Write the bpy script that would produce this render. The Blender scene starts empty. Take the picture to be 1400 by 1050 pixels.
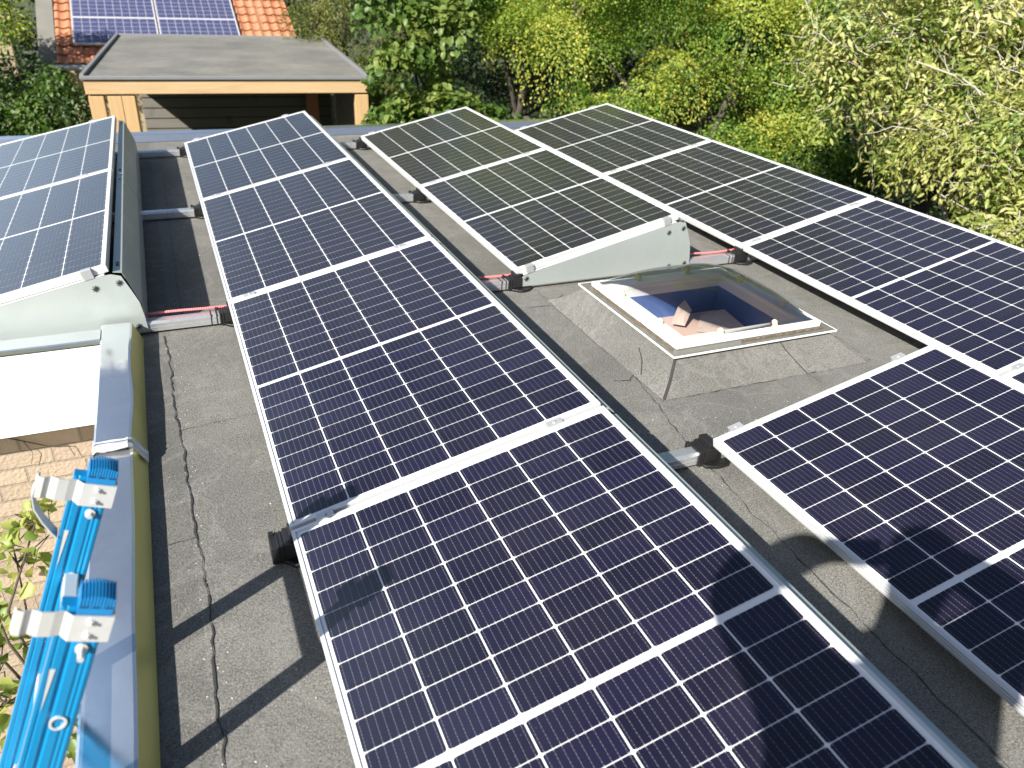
import bpy, bmesh, math, random
import numpy as np
from mathutils import Vector, Matrix, Euler
R = math.radians
SC = bpy.context.scene
COL = SC.collection

# ------------------------------------------------------------------ camera, sky, sun, exposure
cam = bpy.data.cameras.new('camera')
cam_ob = bpy.data.objects.new('camera', cam); COL.objects.link(cam_ob)
cam_ob.location = (-0.1714, -0.0973, 1.4962)
cam_ob.rotation_euler = Euler((R(61.126), R(-2.603), R(-23.244)), 'XYZ')
cam.sensor_width = 36.0; cam.lens = 27.36
cam.clip_start = 0.02; cam.clip_end = 600
cam.dof.use_dof = True; cam.dof.focus_distance = 2.9; cam.dof.aperture_fstop = 3.3
SC.camera = cam_ob
world = bpy.data.worlds.new('World'); SC.world = world; world.use_nodes = True
wn = world.node_tree.nodes; bg = wn['Background']
sky = wn.new('ShaderNodeTexSky'); sky.sky_type = 'NISHITA'; sky.sun_disc = False; sky.dust_density = 1.0; sky.air_density = .8
SUN = Vector((-0.6597, -0.4798, 0.5785)).normalized()          # towards the sun
sky.sun_elevation = math.asin(SUN.z); sky.sun_rotation = math.atan2(SUN.x, SUN.y)
wl = world.node_tree.links                            # unseen cloud bank beyond the tiled house, added to brighten panel and trim reflections
tc = wn.new('ShaderNodeTexCoord'); sp = wn.new('ShaderNodeSeparateXYZ'); wl.new(tc.outputs['Generated'], sp.inputs[0])
def wm(op, a, b=None, c=None, cl=False):
    n = wn.new('ShaderNodeMath'); n.operation = op; n.use_clamp = cl
    for i, v in enumerate((a, b, c)):
        if v is None: continue
        if isinstance(v, (int, float)): n.inputs[i].default_value = v
        else: wl.new(v, n.inputs[i])
    return n.outputs[0]
cn = wn.new('ShaderNodeTexNoise'); cn.inputs['Scale'].default_value = 2.6; cn.inputs['Detail'].default_value = 7; cn.inputs['Roughness'].default_value = .58
mp = wn.new('ShaderNodeMapping'); mp.inputs['Scale'].default_value = (1, 1, 2.2); wl.new(tc.outputs['Generated'], mp.inputs[0]); wl.new(mp.outputs[0], cn.inputs['Vector'])
az = wm('ARCTAN2', sp.outputs[0], sp.outputs[1])
bank = wm('MULTIPLY', wm('MULTIPLY_ADD', az, -4.0, -.25, True), wm('MULTIPLY_ADD', az, 2.0, 3.4, True))
bank = wm('MULTIPLY', bank, wm('MULTIPLY_ADD', sp.outputs[2], -2.0, 2.3, True))
cloud = wm('MULTIPLY', bank, wm('MULTIPLY_ADD', cn.outputs['Fac'], 5.0, -1.75, True))
cm = wn.new('ShaderNodeMix'); cm.data_type = 'RGBA'; wl.new(wm('MULTIPLY', cloud, .8), cm.inputs[0]); wl.new(sky.outputs[0], cm.inputs[6]); cm.inputs[7].default_value = (7.6, 10.0, 13.6, 1)
wl.new(cm.outputs[2], bg.inputs[0]); bg.inputs[1].default_value = 0.05
sl = bpy.data.lights.new('sun', 'SUN'); sl.energy = 5.0; sl.angle = R(0.5); sl.color = (1, .955, .87)
so = bpy.data.objects.new('sun', sl); COL.objects.link(so); so.location = (-8, -6, 9)
so.rotation_euler = SUN.to_track_quat('Z', 'Y').to_euler()
SC.view_settings.view_transform = 'Standard'; SC.view_settings.look = 'None'
SC.view_settings.exposure = 1.12; SC.view_settings.gamma = 1.0
SC.cycles.max_bounces = 8; SC.cycles.transparent_max_bounces = 12
try: SC.cycles.use_denoising = True
except Exception: pass

# ------------------------------------------------------------------ material helpers
class NT:
    def __init__(s, name):
        s.m = bpy.data.materials.new(name); s.m.use_nodes = True
        s.n = s.m.node_tree.nodes; s.l = s.m.node_tree.links
        s.b = s.n['Principled BSDF']; s.out = s.n['Material Output']
    def node(s, t, **k):
        n = s.n.new(t)
        for a, v in k.items(): setattr(n, a, v)
        return n
    def link(s, a, b): s.l.new(a, b)
    def put(s, i, v):
        if hasattr(v, 'is_output') or hasattr(v, 'links'): s.l.new(v, i)
        else: i.default_value = v
    def math(s, op, a, b=None, c=None, clamp=False):
        n = s.node('ShaderNodeMath', operation=op); n.use_clamp = clamp
        s.put(n.inputs[0], a)
        if b is not None: s.put(n.inputs[1], b)
        if c is not None: s.put(n.inputs[2], c)
        return n.outputs[0]
    def mix(s, f, a, b, mode='MIX'):
        n = s.node('ShaderNodeMix', data_type='RGBA', blend_type=mode)
        s.put(n.inputs[0], f)
        for i, v in ((6, a), (7, b)):
            if isinstance(v, tuple): v = (v + (1,))[:4]
            s.put(n.inputs[i], v)
        return n.outputs[2]
    def coord(s, which='Object'): return s.node('ShaderNodeTexCoord').outputs[which]
    def noise(s, scale, detail=3, rough=.5, vec=None, col=False, dist=0):
        n = s.node('ShaderNodeTexNoise'); n.inputs['Scale'].default_value = scale
        n.inputs['Detail'].default_value = detail; n.inputs['Roughness'].default_value = rough
        n.inputs['Distortion'].default_value = dist
        s.link(vec if vec is not None else s.coord(), n.inputs['Vector'])
        return n.outputs['Color' if col else 'Fac']
    def ramp(s, f, stops):
        n = s.node('ShaderNodeValToRGB'); e = n.color_ramp.elements
        while len(e) < len(stops): e.new(.5)
        for x, (p, c) in zip(e, stops):
            x.position = p; x.color = (c + (1,))[:4] if isinstance(c, tuple) else (c, c, c, 1)
        s.put(n.inputs[0], f); return n.outputs[0]
    def bump(s, h, strength=.3, dist=.01):
        n = s.node('ShaderNodeBump'); n.inputs['Strength'].default_value = strength
        n.inputs['Distance'].default_value = dist
        s.link(h, n.inputs['Height']); s.link(n.outputs[0], s.b.inputs['Normal']); return n
    def set(s, **k):
        names = dict(col='Base Color', rough='Roughness', metal='Metallic', coat='Coat Weight', coat_rough='Coat Roughness',
                     spec='Specular IOR Level', ior='IOR', trans='Transmission Weight', alpha='Alpha', sheen='Sheen Weight')
        for a, v in k.items():
            if isinstance(v, tuple): v = (v + (1,))[:4]
            s.put(s.b.inputs[names[a]], v)
        return s
    def map(s, scale=(1, 1, 1), rot=(0, 0, 0)):
        n = s.node('ShaderNodeMapping'); n.inputs['Scale'].default_value = scale; n.inputs['Rotation'].default_value = rot
        s.link(s.coord(), n.inputs['Vector']); return n.outputs[0]

def simple(name, col, rough=.5, metal=0.0, vary=.12, scale=12, bump=0, **k):
    t = NT(name)
    c = t.mix(t.noise(scale, 4, .6), tuple(x*(1-vary) for x in col), tuple(min(1, x*(1+vary)) for x in col))
    t.set(col=c, rough=t.math('MULTIPLY_ADD', t.noise(scale*1.7, 3), .2, rough-.1), metal=metal, **k)
    if bump: t.bump(t.noise(scale*4, 4), bump, .004)
    return t.m

M = {}
M['alu'] = simple('aluminium', (.64, .65, .66), .36, .3, .03, 20)
M['rail'] = simple('rail_aluminium', (.72, .73, .74), .30, .8, .05, 15)
M['clamp'] = simple('clamp_metal', (.50, .51, .52), .35, .5, .08, 60)
M['black'] = simple('black_plastic', (.014, .014, .015), .42, 0, .3, 30)
M['rubber'] = simple('black_rubber', (.012, .012, .012), .33, 0, .4, 80, .5)
M['screw'] = simple('screw_black', (.03, .03, .033), .5, .2, .3, 60)
M['white'] = simple('white_paint', (.80, .80, .78), .45, 0, .03, 5)
M['steel'] = simple('zinc_steel', (.70, .70, .69), .34, .45, .06, 50)
M['knob'] = simple('ivory_knob', (.75, .70, .45), .4, 0, .1, 60)
M['gravel_dark'] = simple('pond', (.02, .02, .02), .6)

def m_galv():
    t = NT('galvanised_sheet')
    v = t.node('ShaderNodeTexVoronoi'); v.inputs['Scale'].default_value = 60; t.link(t.coord(), v.inputs['Vector'])
    bw = t.node('ShaderNodeRGBToBW'); t.link(v.outputs['Color'], bw.inputs[0]); sp = t.mix(t.math('MULTIPLY', bw.outputs[0], .35), (.40, .45, .435), (.50, .545, .53))
    c = t.mix(t.ramp(t.noise(2.2, 4, .6), [(.35, 0.), (.7, 1.)]), sp, (.45, .49, .475))
    t.set(col=c, rough=t.math('MULTIPLY_ADD', t.noise(6, 3), .25, .30), metal=.4)
    t.bump(t.noise(3.5, 2), .12, .02); return t.m
M['galv'] = m_galv()

def m_trim():
    t = NT('roof_trim_aluminium')
    n = t.noise(7, 5, .6); n2 = t.noise(46, 4, .7)
    c = t.mix(t.ramp(n2, [(.64, 0.), (.74, 1.)]), (.86, .88, .91), (.78, .78, .77))
    t.set(col=c, metal=.93, rough=t.math('ADD', t.math('MULTIPLY', n, .16), t.ramp(n2, [(.5, .06), (.75, .13)])))
    t.bump(t.math('ADD', t.noise(4, 2), t.math('MULTIPLY', n2, .03)), .1, .02); return t.m
M['trim'] = m_trim()
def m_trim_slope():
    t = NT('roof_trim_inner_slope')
    c = t.mix(t.noise(5, 4), (.58, .54, .17), (.70, .66, .25))  # olive reflection of the sunlit felt painted into the colour
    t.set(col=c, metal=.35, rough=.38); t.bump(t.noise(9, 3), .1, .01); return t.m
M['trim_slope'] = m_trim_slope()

def m_felt(name, dark, light, stain=.35):
    t = NT(name); oc = t.coord()
    g = t.noise(420, 2, .7, oc); g2 = t.noise(150, 3, .6, oc); big = t.noise(1.3, 5, .62, oc); mid = t.noise(9, 4, .65, oc)
    base = t.mix(t.ramp(big, [(.3, 0.), (.72, 1.)]), dark, light)
    base = t.mix(t.math('MULTIPLY', t.ramp(mid, [(.52, 0.), (.8, 1.)]), stain), base, tuple(x*.55 for x in dark))
    sp = t.ramp(t.math('ADD', t.math('MULTIPLY', g, .65), t.math('MULTIPLY', g2, .35)), [(.36, .28), (.5, .95), (.62, 1.75)])
    base = t.mix(1.0, base, sp, 'MULTIPLY')
    sx = t.node('ShaderNodeSeparateXYZ'); t.link(oc, sx.inputs[0])
    lap = t.math('LESS_THAN', t.math('ADD', sx.outputs[0], t.math('MULTIPLY', t.noise(6, 2, .5, oc), .03)), -.255)
    base = t.mix(t.math('MULTIPLY', lap, .28), base, tuple(x*.5 for x in dark))
    sheet = t.node('ShaderNodeTexWhiteNoise', noise_dimensions='1D'); t.link(t.math('FLOOR', t.math('DIVIDE', t.math('ADD', sx.outputs[0], .27), .98)), sheet.inputs['W'])
    base = t.mix(t.math('MULTIPLY', sheet.outputs['Value'], .22), base, tuple(x*.62 for x in light))
    pond = t.ramp(t.noise(2.6, 6, .6, oc, dist=.8), [(.47, 0.), (.50, 1.), (.53, 0.)])
    base = t.mix(t.math('MULTIPLY', pond, .22), base, (.30, .29, .27))
    fleck = t.ramp(t.noise(700, 1, .5, oc), [(.73, 0.), (.78, 1.)])
    base = t.mix(t.math('MULTIPLY', fleck, .5), base, (.62, .60, .55))
    t.set(col=base, rough=.88, spec=.3)
    t.bump(t.math('ADD', g, t.math('MULTIPLY', g2, 1.2)), .55, .004); return t.m
M['felt'] = m_felt('bitumen_felt', (.130, .128, .119), (.204, .199, .182))
M['felt_carport'] = m_felt('carport_felt', (.12, .12, .116), (.24, .232, .206), .3)
M['seam'] = simple('bitumen_seam', (.035, .034, .032), .75, 0, .3, 60, .4)

def m_cells():
    t = NT('solar_cells'); sep = t.node('ShaderNodeSeparateXYZ'); t.link(t.coord(), sep.inputs[0])
    x, y = sep.outputs[0], sep.outputs[1]
    u = t.math('FRACT', t.math('DIVIDE', t.math('SUBTRACT', x, CX0), CP/9))
    d = t.math('ABSOLUTE', t.math('SUBTRACT', u, .5))
    yy = t.math('SUBTRACT', y, t.math('MULTIPLY', t.math('GREATER_THAN', y, CMID), CGAP))
    v = t.math('DIVIDE', t.math('SUBTRACT', yy, CY0), CR); vf = t.math('FRACT', v)
    edge = t.math('ABSOLUTE', t.math('SUBTRACT', vf, .5))
    w = t.math('ADD', .018, t.math('MULTIPLY', t.math('GREATER_THAN', edge, .455), .05))
    bus = t.math('LESS_THAN', d, w)
    wob = t.node('ShaderNodeTexWave', wave_type='BANDS', bands_direction='Y'); wob.inputs['Scale'].default_value = 32
    t.link(t.coord(), wob.inputs['Vector'])
    bus = t.math('MULTIPLY', bus, t.math('MULTIPLY_ADD', wob.outputs['Fac'], .4, .2))
    bus = t.math('MAXIMUM', bus, t.math('MULTIPLY', t.math('MULTIPLY', t.math('GREATER_THAN', edge, .455), t.math('LESS_THAN', d, .055)), .6))
    wn_ = t.node('ShaderNodeTexWhiteNoise', noise_dimensions='3D'); cmb = t.node('ShaderNodeCombineXYZ')
    t.put(cmb.inputs[0], t.math('FLOOR', t.math('DIVIDE', t.math('SUBTRACT', x, CX0), CP)))
    t.put(cmb.inputs[1], t.math('FLOOR', v))
    oi = t.node('ShaderNodeObjectInfo'); t.link(oi.outputs['Random'], cmb.inputs[2]); t.link(cmb.outputs[0], wn_.inputs['Vector'])
    col = t.mix(wn_.outputs['Value'], (.0062, .0052, .0155), (.0098, .0082, .0265))
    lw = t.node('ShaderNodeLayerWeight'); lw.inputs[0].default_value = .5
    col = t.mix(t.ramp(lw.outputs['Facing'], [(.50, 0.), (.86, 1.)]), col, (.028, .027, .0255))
    col = t.mix(bus, col, (.42, .42, .45))
    dust = t.noise(2.3, 5, .65)
    col = t.mix(t.math('MULTIPLY', t.ramp(dust, [(.4, 0.), (.8, 1.)]), .016), col, (.55, .53, .48))
    vo = t.node('ShaderNodeTexVoronoi'); vo.inputs['Scale'].default_value = 34; t.link(t.coord(), vo.inputs['Vector'])
    spot = t.math('MULTIPLY', t.math('LESS_THAN', vo.outputs['Distance'], .055), t.ramp(t.noise(5, 2), [(.5, 0.), (.6, 1.)]))
    col = t.mix(t.math('MULTIPLY', spot, .10), col, (.6, .58, .52))
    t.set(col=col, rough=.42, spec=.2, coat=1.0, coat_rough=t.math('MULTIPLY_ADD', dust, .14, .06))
    t.b.inputs['Coat IOR'].default_value = 1.5
    return t.m
def m_backsheet():
    t = NT('white_backsheet'); t.set(col=(.70, .70, .71), rough=.45, coat=.5, coat_rough=.1); return t.m
def m_blue_cells():
    t = NT('blue_poly_cells'); sep = t.node('ShaderNodeSeparateXYZ'); t.link(t.coord(), sep.inputs[0])
    bx = t.math('FRACT', t.math('DIVIDE', t.math('SUBTRACT', sep.outputs[0], .025), .16))
    by = t.math('FRACT', t.math('DIVIDE', t.math('SUBTRACT', sep.outputs[1], .02), .1585))
    e = t.math('MAXIMUM', t.math('LESS_THAN', bx, .07), t.math('LESS_THAN', by, .075))
    col = t.mix(t.noise(9, 3), (.040, .044, .105), (.070, .076, .165))
    col = t.mix(t.math('MULTIPLY', e, .75), col, (.42, .43, .48))
    t.set(col=col, rough=.3, coat=.5, coat_rough=.12); return t.m

def m_brick():
    t = NT('pale_brick'); b = t.node('ShaderNodeTexBrick')
    sep = t.node('ShaderNodeSeparateXYZ'); t.link(t.coord(), sep.inputs[0]); cmb = t.node('ShaderNodeCombineXYZ')
    t.put(cmb.inputs[0], t.math('ADD', sep.outputs[0], sep.outputs[1])); t.put(cmb.inputs[1], sep.outputs[2])
    t.link(cmb.outputs[0], b.inputs['Vector'])
    b.inputs['Scale'].default_value = 1; b.inputs['Brick Width'].default_value = .25; b.inputs['Row Height'].default_value = .085
    b.inputs['Mortar Size'].default_value = .006; b.inputs['Mortar Smooth'].default_value = .3; b.inputs['Bias'].default_value = .1
    b.inputs['Color1'].default_value = (.34, .27, .205, 1); b.inputs['Color2'].default_value = (.46, .375, .285, 1); b.inputs['Mortar'].default_value = (.27, .235, .19, 1)
    c = t.mix(t.noise(14, 5, .6), b.outputs['Color'], (.34, .26, .20)); c = t.mix(.55, b.outputs['Color'], c)
    t.set(col=c, rough=.9)
    t.bump(t.math('ADD', t.math('MULTIPLY', b.outputs['Fac'], -1.2), t.math('MULTIPLY', t.noise(60, 3), .6)), .8, .012); return t.m
M['brick'] = m_brick()

def m_wood(name, c1, c2, axis=0, rough=.6):
    t = NT(name); s = [30, 30, 30]; s[axis] = 1.5
    n = t.noise(1, 5, .6, t.map(tuple(s)), dist=1.2)
    kn = t.ramp(t.noise(2.2, 2), [(.66, 0.), (.74, 1.)])
    c = t.mix(n, c1, c2); c = t.mix(t.math('MULTIPLY', kn, .5), c, tuple(x*.45 for x in c1))
    t.set(col=c, rough=rough); t.bump(n, .15, .004); return t.m
M['larch'] = m_wood('larch_beam', (.34, .21, .09), (.62, .46, .27))
M['larch_post'] = m_wood('larch_post', (.38, .24, .105), (.56, .385, .20), 2)
M['larch_shaded'] = m_wood('larch_post_shaded', (.30, .12, .05), (.40, .18, .08), 2)  # same larch, with the shade inside the carport put into its colour
M['board'] = m_wood('dark_board', (.10, .094, .08), (.16, .15, .13), 0, .7)
M['bark'] = m_wood('bark', (.05, .04, .03), (.10, .085, .065), 2, .9)
M['twig'] = m_wood('pale_twig', (.30, .27, .21), (.50, .46, .39), 2, .8)

def m_tile():
    t = NT('red_roof_tile')
    vt = t.node('ShaderNodeTexVoronoi'); vt.inputs['Scale'].default_value = 1; t.link(t.map((4.9, 3.3, .1)), vt.inputs['Vector']); bw = t.node('ShaderNodeRGBToBW'); t.link(vt.outputs['Color'], bw.inputs[0])
    c = t.mix(t.math('ADD', t.math('MULTIPLY', bw.outputs[0], .6), t.math('MULTIPLY', t.noise(3, 4, .6), .4)), (.36, .125, .062), (.56, .245, .125))
    wn_ = t.noise(24, 2); c = t.mix(t.math('MULTIPLY', t.ramp(wn_, [(.55, 0.), (.75, 1.)]), .4), c, (.25, .12, .08))
    t.set(col=c, rough=.75); t.bump(t.noise(40, 3), .2, .01); return t.m
M['tile'] = m_tile()
M['render_wall'] = simple('grey_render', (.17, .165, .145), .9, 0, .25, 3, .3)
M['tan_wall'] = simple('tan_wall', (.38, .31, .20), .9, 0, .2, 3)

def m_leaf(name, stops, trans=.35, rough=.45, spec=.4):
    t = NT(name); a = t.node('ShaderNodeAttribute', attribute_name='tint', attribute_type='GEOMETRY')
    c = t.ramp(a.outputs['Fac'], stops)
    t.set(col=c, rough=rough, spec=spec)
    tr = t.node('ShaderNodeBsdfTranslucent'); hs = t.node('ShaderNodeHueSaturation'); hs.inputs['Saturation'].default_value = 1.15; hs.inputs['Value'].default_value = 1.3
    t.link(c, hs.inputs['Color']); t.link(hs.outputs[0], tr.inputs['Color'])
    mx = t.node('ShaderNodeMixShader'); mx.inputs[0].default_value = trans
    t.link(t.b.outputs[0], mx.inputs[1]); t.link(tr.outputs[0], mx.inputs[2]); t.link(mx.outputs[0], t.out.inputs['Surface'])
    return t.m
M['leaf_green'] = m_leaf('leaf_green', [(0, (.030, .066, .012)), (.5, (.085, .155, .030)), (1, (.20, .25, .06))])
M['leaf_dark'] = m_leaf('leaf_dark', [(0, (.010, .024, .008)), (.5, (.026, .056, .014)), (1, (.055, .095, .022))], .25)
M['leaf_yellow'] = m_leaf('leaf_yellow_green', [(0, (.045, .105, .016)), (.45, (.155, .26, .040)), (.8, (.37, .42, .075)), (1, (.58, .48, .09))], .42)
M['leaf_pale'] = m_leaf('leaf_pale', [(0, (.085, .150, .028)), (.3, (.22, .27, .058)), (.65, (.40, .40, .135)), (.9, (.52, .47, .23)), (.96, (.38, .24, .12)), (1, (.25, .12, .07))], .3, .4, .5)
M['leaf_olive'] = m_leaf('leaf_olive', [(0, (.06, .09, .022)), (.5, (.15, .175, .045)), (1, (.26, .26, .08))])
M['leaf_vine'] = m_leaf('leaf_vine', [(0, (.08, .15, .03)), (.5, (.20, .28, .07)), (1, (.38, .40, .12))], .4)

def m_ground():
    t = NT('garden_soil'); c = t.mix(t.noise(.8, 6, .65), (.03, .045, .014), (.07, .075, .035)); t.set(col=c, rough=.95)
    t.bump(t.noise(12, 5), .6, .05); return t.m
M['ground'] = m_ground()
def m_clear(name, tint, f=.05, rough=.03):
    t = NT(name); tr = t.node('ShaderNodeBsdfTransparent'); tr.inputs[0].default_value = tint + (1,)
    gl = t.node('ShaderNodeBsdfGlossy'); gl.inputs['Roughness'].default_value = rough
    fr = t.node('ShaderNodeFresnel'); fr.inputs[0].default_value = 1.45
    mx = t.node('ShaderNodeMixShader'); t.put(mx.inputs[0], t.math('ADD', fr.outputs[0], f))
    t.link(tr.outputs[0], mx.inputs[1]); t.link(gl.outputs[0], mx.inputs[2]); t.link(mx.outputs[0], t.out.inputs['Surface']); return t.m
M['acrylic'] = m_clear('clear_acrylic', (.96, .965, .945), .05, .012)
M['flange'] = simple('worn_flange', (.14, .137, .12), .35, 0, .25, 30)
M['well_sky_reflection'] = simple('well_sky_reflection', (.055, .105, .30), .35, 0, .3, 4)  # blue of the reflected sky painted onto the well walls
M['well_white'] = simple('well_white', (.66, .68, .72), .5, 0, .06, 4)
M['well_pink'] = simple('well_pink', (.56, .40, .34), .7, 0, .1, 5)
M['scrap'] = simple('scrap_paper', (.48, .37, .33), .8, 0, .35, 14)
M['rust'] = simple('peeling_edge', (.11, .08, .05), .9, 0, .6, 40, .5)

def m_cable():
    t = NT('red_cable'); w = t.node('ShaderNodeTexWave', wave_type='BANDS', bands_direction='X'); w.inputs['Scale'].default_value = 40
    t.link(t.coord(), w.inputs['Vector']); t.set(col=t.mix(w.outputs['Fac'], (.55, .05, .06), (.75, .33, .33)), rough=.5); return t.m
M['cable'] = m_cable()
def m_blue_stile():
    t = NT('blue_ladder'); c = t.mix(t.noise(4, 3), (.002, .185, .41), (.003, .225, .48))
    scr = t.ramp(t.noise(1, 3, .7, t.map((60, 60, 7))), [(.70, 0.), (.74, 1.)])
    c = t.mix(t.math('MULTIPLY', scr, .35), c, (.5, .6, .65)); t.set(col=c, rough=.34, metal=.12, coat=.25, coat_rough=.2); return t.m
M['ladder_blue'] = m_blue_stile()
M['ladder_dark'] = simple('dark_blue', (.002, .03, .09), .5, 0, .2, 30)
M['cap_blue'] = simple('cap_blue', (.006, .17, .42), .45, 0, .1, 30)
def m_person():
    t = NT('person_cloth'); sep = t.node('ShaderNodeSeparateXYZ'); t.link(t.coord(), sep.inputs[0])
    c = t.mix(t.math('GREATER_THAN', sep.outputs[2], .95), (.03, .035, .06), (.07, .09, .13)); t.set(col=c, rough=.85); return t.m
M['cloth'] = m_person()
M['skin'] = simple('skin', (.50, .32, .24), .5, 0, .05, 20)
M['hair'] = simple('hair', (.05, .035, .02), .6, 0, .3, 80)

# ------------------------------------------------------------------ mesh helpers
class MB:
    def __init__(s): s.v = []; s.f = []; s.mi = []; s.cur = 0
    def add(s, vs, fs):
        o = len(s.v); s.v += [tuple(v) for v in vs]; s.f += [tuple(i+o for i in f) for f in fs]; s.mi += [s.cur]*len(fs); return s
    def box(s, x0, x1, y0, y1, z0, z1, m=None):
        vs = [Vector(p) for p in ((x0,y0,z0),(x1,y0,z0),(x1,y1,z0),(x0,y1,z0),(x0,y0,z1),(x1,y0,z1),(x1,y1,z1),(x0,y1,z1))]
        if m is not None: vs = [m @ v for v in vs]
        return s.add(vs, [(0,3,2,1),(4,5,6,7),(0,1,5,4),(1,2,6,5),(2,3,7,6),(3,0,4,7)])
    def prism(s, pts, d0, d1, axis='y'):
        f = {'y': lambda a, b, d: (a, d, b), 'z': lambda a, b, d: (a, b, d), 'x': lambda a, b, d: (d, a, b)}[axis]
        n = len(pts); vs = [f(a, b, d0) for a, b in pts] + [f(a, b, d1) for a, b in pts]
        return s.add(vs, [tuple(range(n)), tuple(range(2*n-1, n-1, -1))] + [(i, i+n, (i+1) % n + n, (i+1) % n) for i in range(n)])
    def tube(s, pts, rad, seg=8, caps=True):
        pts = [Vector(p) for p in pts]; n = len(pts)
        rad = rad if isinstance(rad, (list, tuple)) else [rad]*n
        vs = []; u = None
        for i, p in enumerate(pts):
            d = (pts[min(i+1, n-1)] - pts[max(i-1, 0)]).normalized()
            if u is None or abs(u.dot(d)) > .9: u = d.orthogonal().normalized()
            u = (u - d*u.dot(d)).normalized(); w = d.cross(u)
            vs += [p + (u*math.cos(2*math.pi*k/seg) + w*math.sin(2*math.pi*k/seg))*rad[i] for k in range(seg)]
        fs = [(i*seg+k, i*seg+(k+1) % seg, (i+1)*seg+(k+1) % seg, (i+1)*seg+k) for i in range(n-1) for k in range(seg)]
        if caps: fs += [tuple(range(seg-1, -1, -1)), tuple(range((n-1)*seg, n*seg))]
        return s.add(vs, fs)
    def sheet(s, pts, d0, d1, th, axis='y'):          # a bent strip: polyline in 2-D, extruded, with thickness
        p = [Vector(a) for a in pts]; q = []
        for i in range(len(p)):
            d = (p[min(i+1, len(p)-1)] - p[max(i-1, 0)]).normalized(); q.append(p[i] + Vector((-d.y, d.x))*th)
        return s.prism([tuple(a) for a in p] + [tuple(a) for a in reversed(q)], d0, d1, axis)
    def build(s, name, mats, parent=None, bevel=0, smooth=False, loc=None, segs=2):
        me = bpy.data.meshes.new(name); me.from_pydata(s.v, [], s.f)
        for m in (mats if isinstance(mats, (list, tuple)) else [mats]): me.materials.append(m)
        me.polygons.foreach_set('material_index', s.mi)
        bm = bmesh.new(); bm.from_mesh(me); bmesh.ops.recalc_face_normals(bm, faces=bm.faces); bm.to_mesh(me); bm.free()
        if smooth: me.polygons.foreach_set('use_smooth', [True]*len(me.polygons))
        o = bpy.data.objects.new(name, me); COL.objects.link(o)
        if parent is not None: o.parent = parent
        if loc is not None: o.location = loc
        if bevel:
            b = o.modifiers.new('bevel', 'BEVEL'); b.width = bevel; b.segments = segs; b.limit_method = 'ANGLE'; b.angle_limit = R(40)
        return o
def tag(o, label=None, cat=None, group=None, kind=None):
    for k, v in (('label', label), ('category', cat), ('group', group), ('kind', kind)):
        if v: o[k] = v
    return o
def empty(name, loc, label, cat, group=None, rot=(0, 0, 0)):
    o = bpy.data.objects.new(name, None); COL.objects.link(o); o.location = loc; o.rotation_euler = rot; o.empty_display_size = .1
    return tag(o, label, cat, group)
def copy_tree(o, parent=None):
    c = o.copy(); COL.objects.link(c)
    if parent is not None: c.parent = parent
    for ch in list(o.children): copy_tree(ch, c)
    return c

# ------------------------------------------------------------------ dimensions
ZR = -0.12                                            # roof felt
TILT = R(12.93); PW = 1.038; PL = 1.755; PITCH = 1.7716
ROW = dict(A=-1.490, B=0.0, C=1.4925, D=3.008)        # low edge of each row
CP, CR, CGAP = .1663, .0843, .018
CX0 = (PW - 6*CP)/2; CY0 = (PL - 20*CR - CGAP)/2; CMID = PL/2
M['cells'] = m_cells(); M['backsheet'] = m_backsheet(); M['poly'] = m_blue_cells()

# ------------------------------------------------------------------ ground
mb = MB(); mb.add([(-150,-150,-3),(150,-150,-3),(150,150,-3),(-150,150,-3)], [(0,1,2,3)])
tag(mb.build('ground', M['ground']), 'dark garden ground around the house', 'ground', kind='structure')

# ------------------------------------------------------------------ the flat roofed extension
XL, YW, YF, XR = -.386, 3.500, 7.72, 4.30             # inner base of the trim: left edge, wing front, far end, right edge
bld = empty('flat_roof_extension', (1.5, 2.5, -3), 'pale brick extension under the grey bitumen flat roof that carries the black panels', 'building')
def bpart(mbx, name, mat, **k):
    o = mbx.build(name, mat, bld, **k); o.matrix_parent_inverse = Matrix.Translation(-Vector(bld.location)); return o
mb = MB()
foot = [(XL-.13, -4.0), (XR+.13, -4.0), (XR+.13, YF+.13), (-6.5, YF+.13), (-6.5, YW-.02), (XL-.13, YW-.02)]
n_ = len(foot); mb.add([(a, b, -3) for a, b in foot]+[(a, b, -.13) for a, b in foot], [(i, (i+1) % n_, n_+(i+1) % n_, n_+i) for i in range(n_)]); bpart(mb, 'wall', M['brick'])
def grid_patch(mbx, x0, x1, y0, y1, z, n=1):
    mbx.add([(x0,y0,z),(x1,y0,z),(x1,y1,z),(x0,y1,z)], [(0,1,2,3)])
mb = MB()
ha, hb, hc, hd = 1.865, 2.522, 2.502, 3.112
for a in ((XL-.06, XR+.06, -4.0, hc), (XL-.06, ha, hc, hd), (hb, XR+.06, hc, hd), (XL-.06, XR+.06, hd, YF+.06), (-6.45, XL-.06, YW-.06, YF+.06)):
    mb.add([(a[0], a[2], ZR), (a[1], a[2], ZR), (a[1], a[3], ZR), (a[0], a[3], ZR)], [(0,1,2,3)])
bpart(mb, 'roof_felt', M['felt'])
mb = MB(); mb.box(-6.5, XL-.135, YW-.152, YW-.06, -.440, -.058); bpart(mb, 'fascia', M['white'], bevel=.004)
mb = MB(); mb.box(XL-.152, XL-.131, -4, YW-.16, -.440, -.070); bpart(mb, 'fascia', M['white'], bevel=.004)
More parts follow.
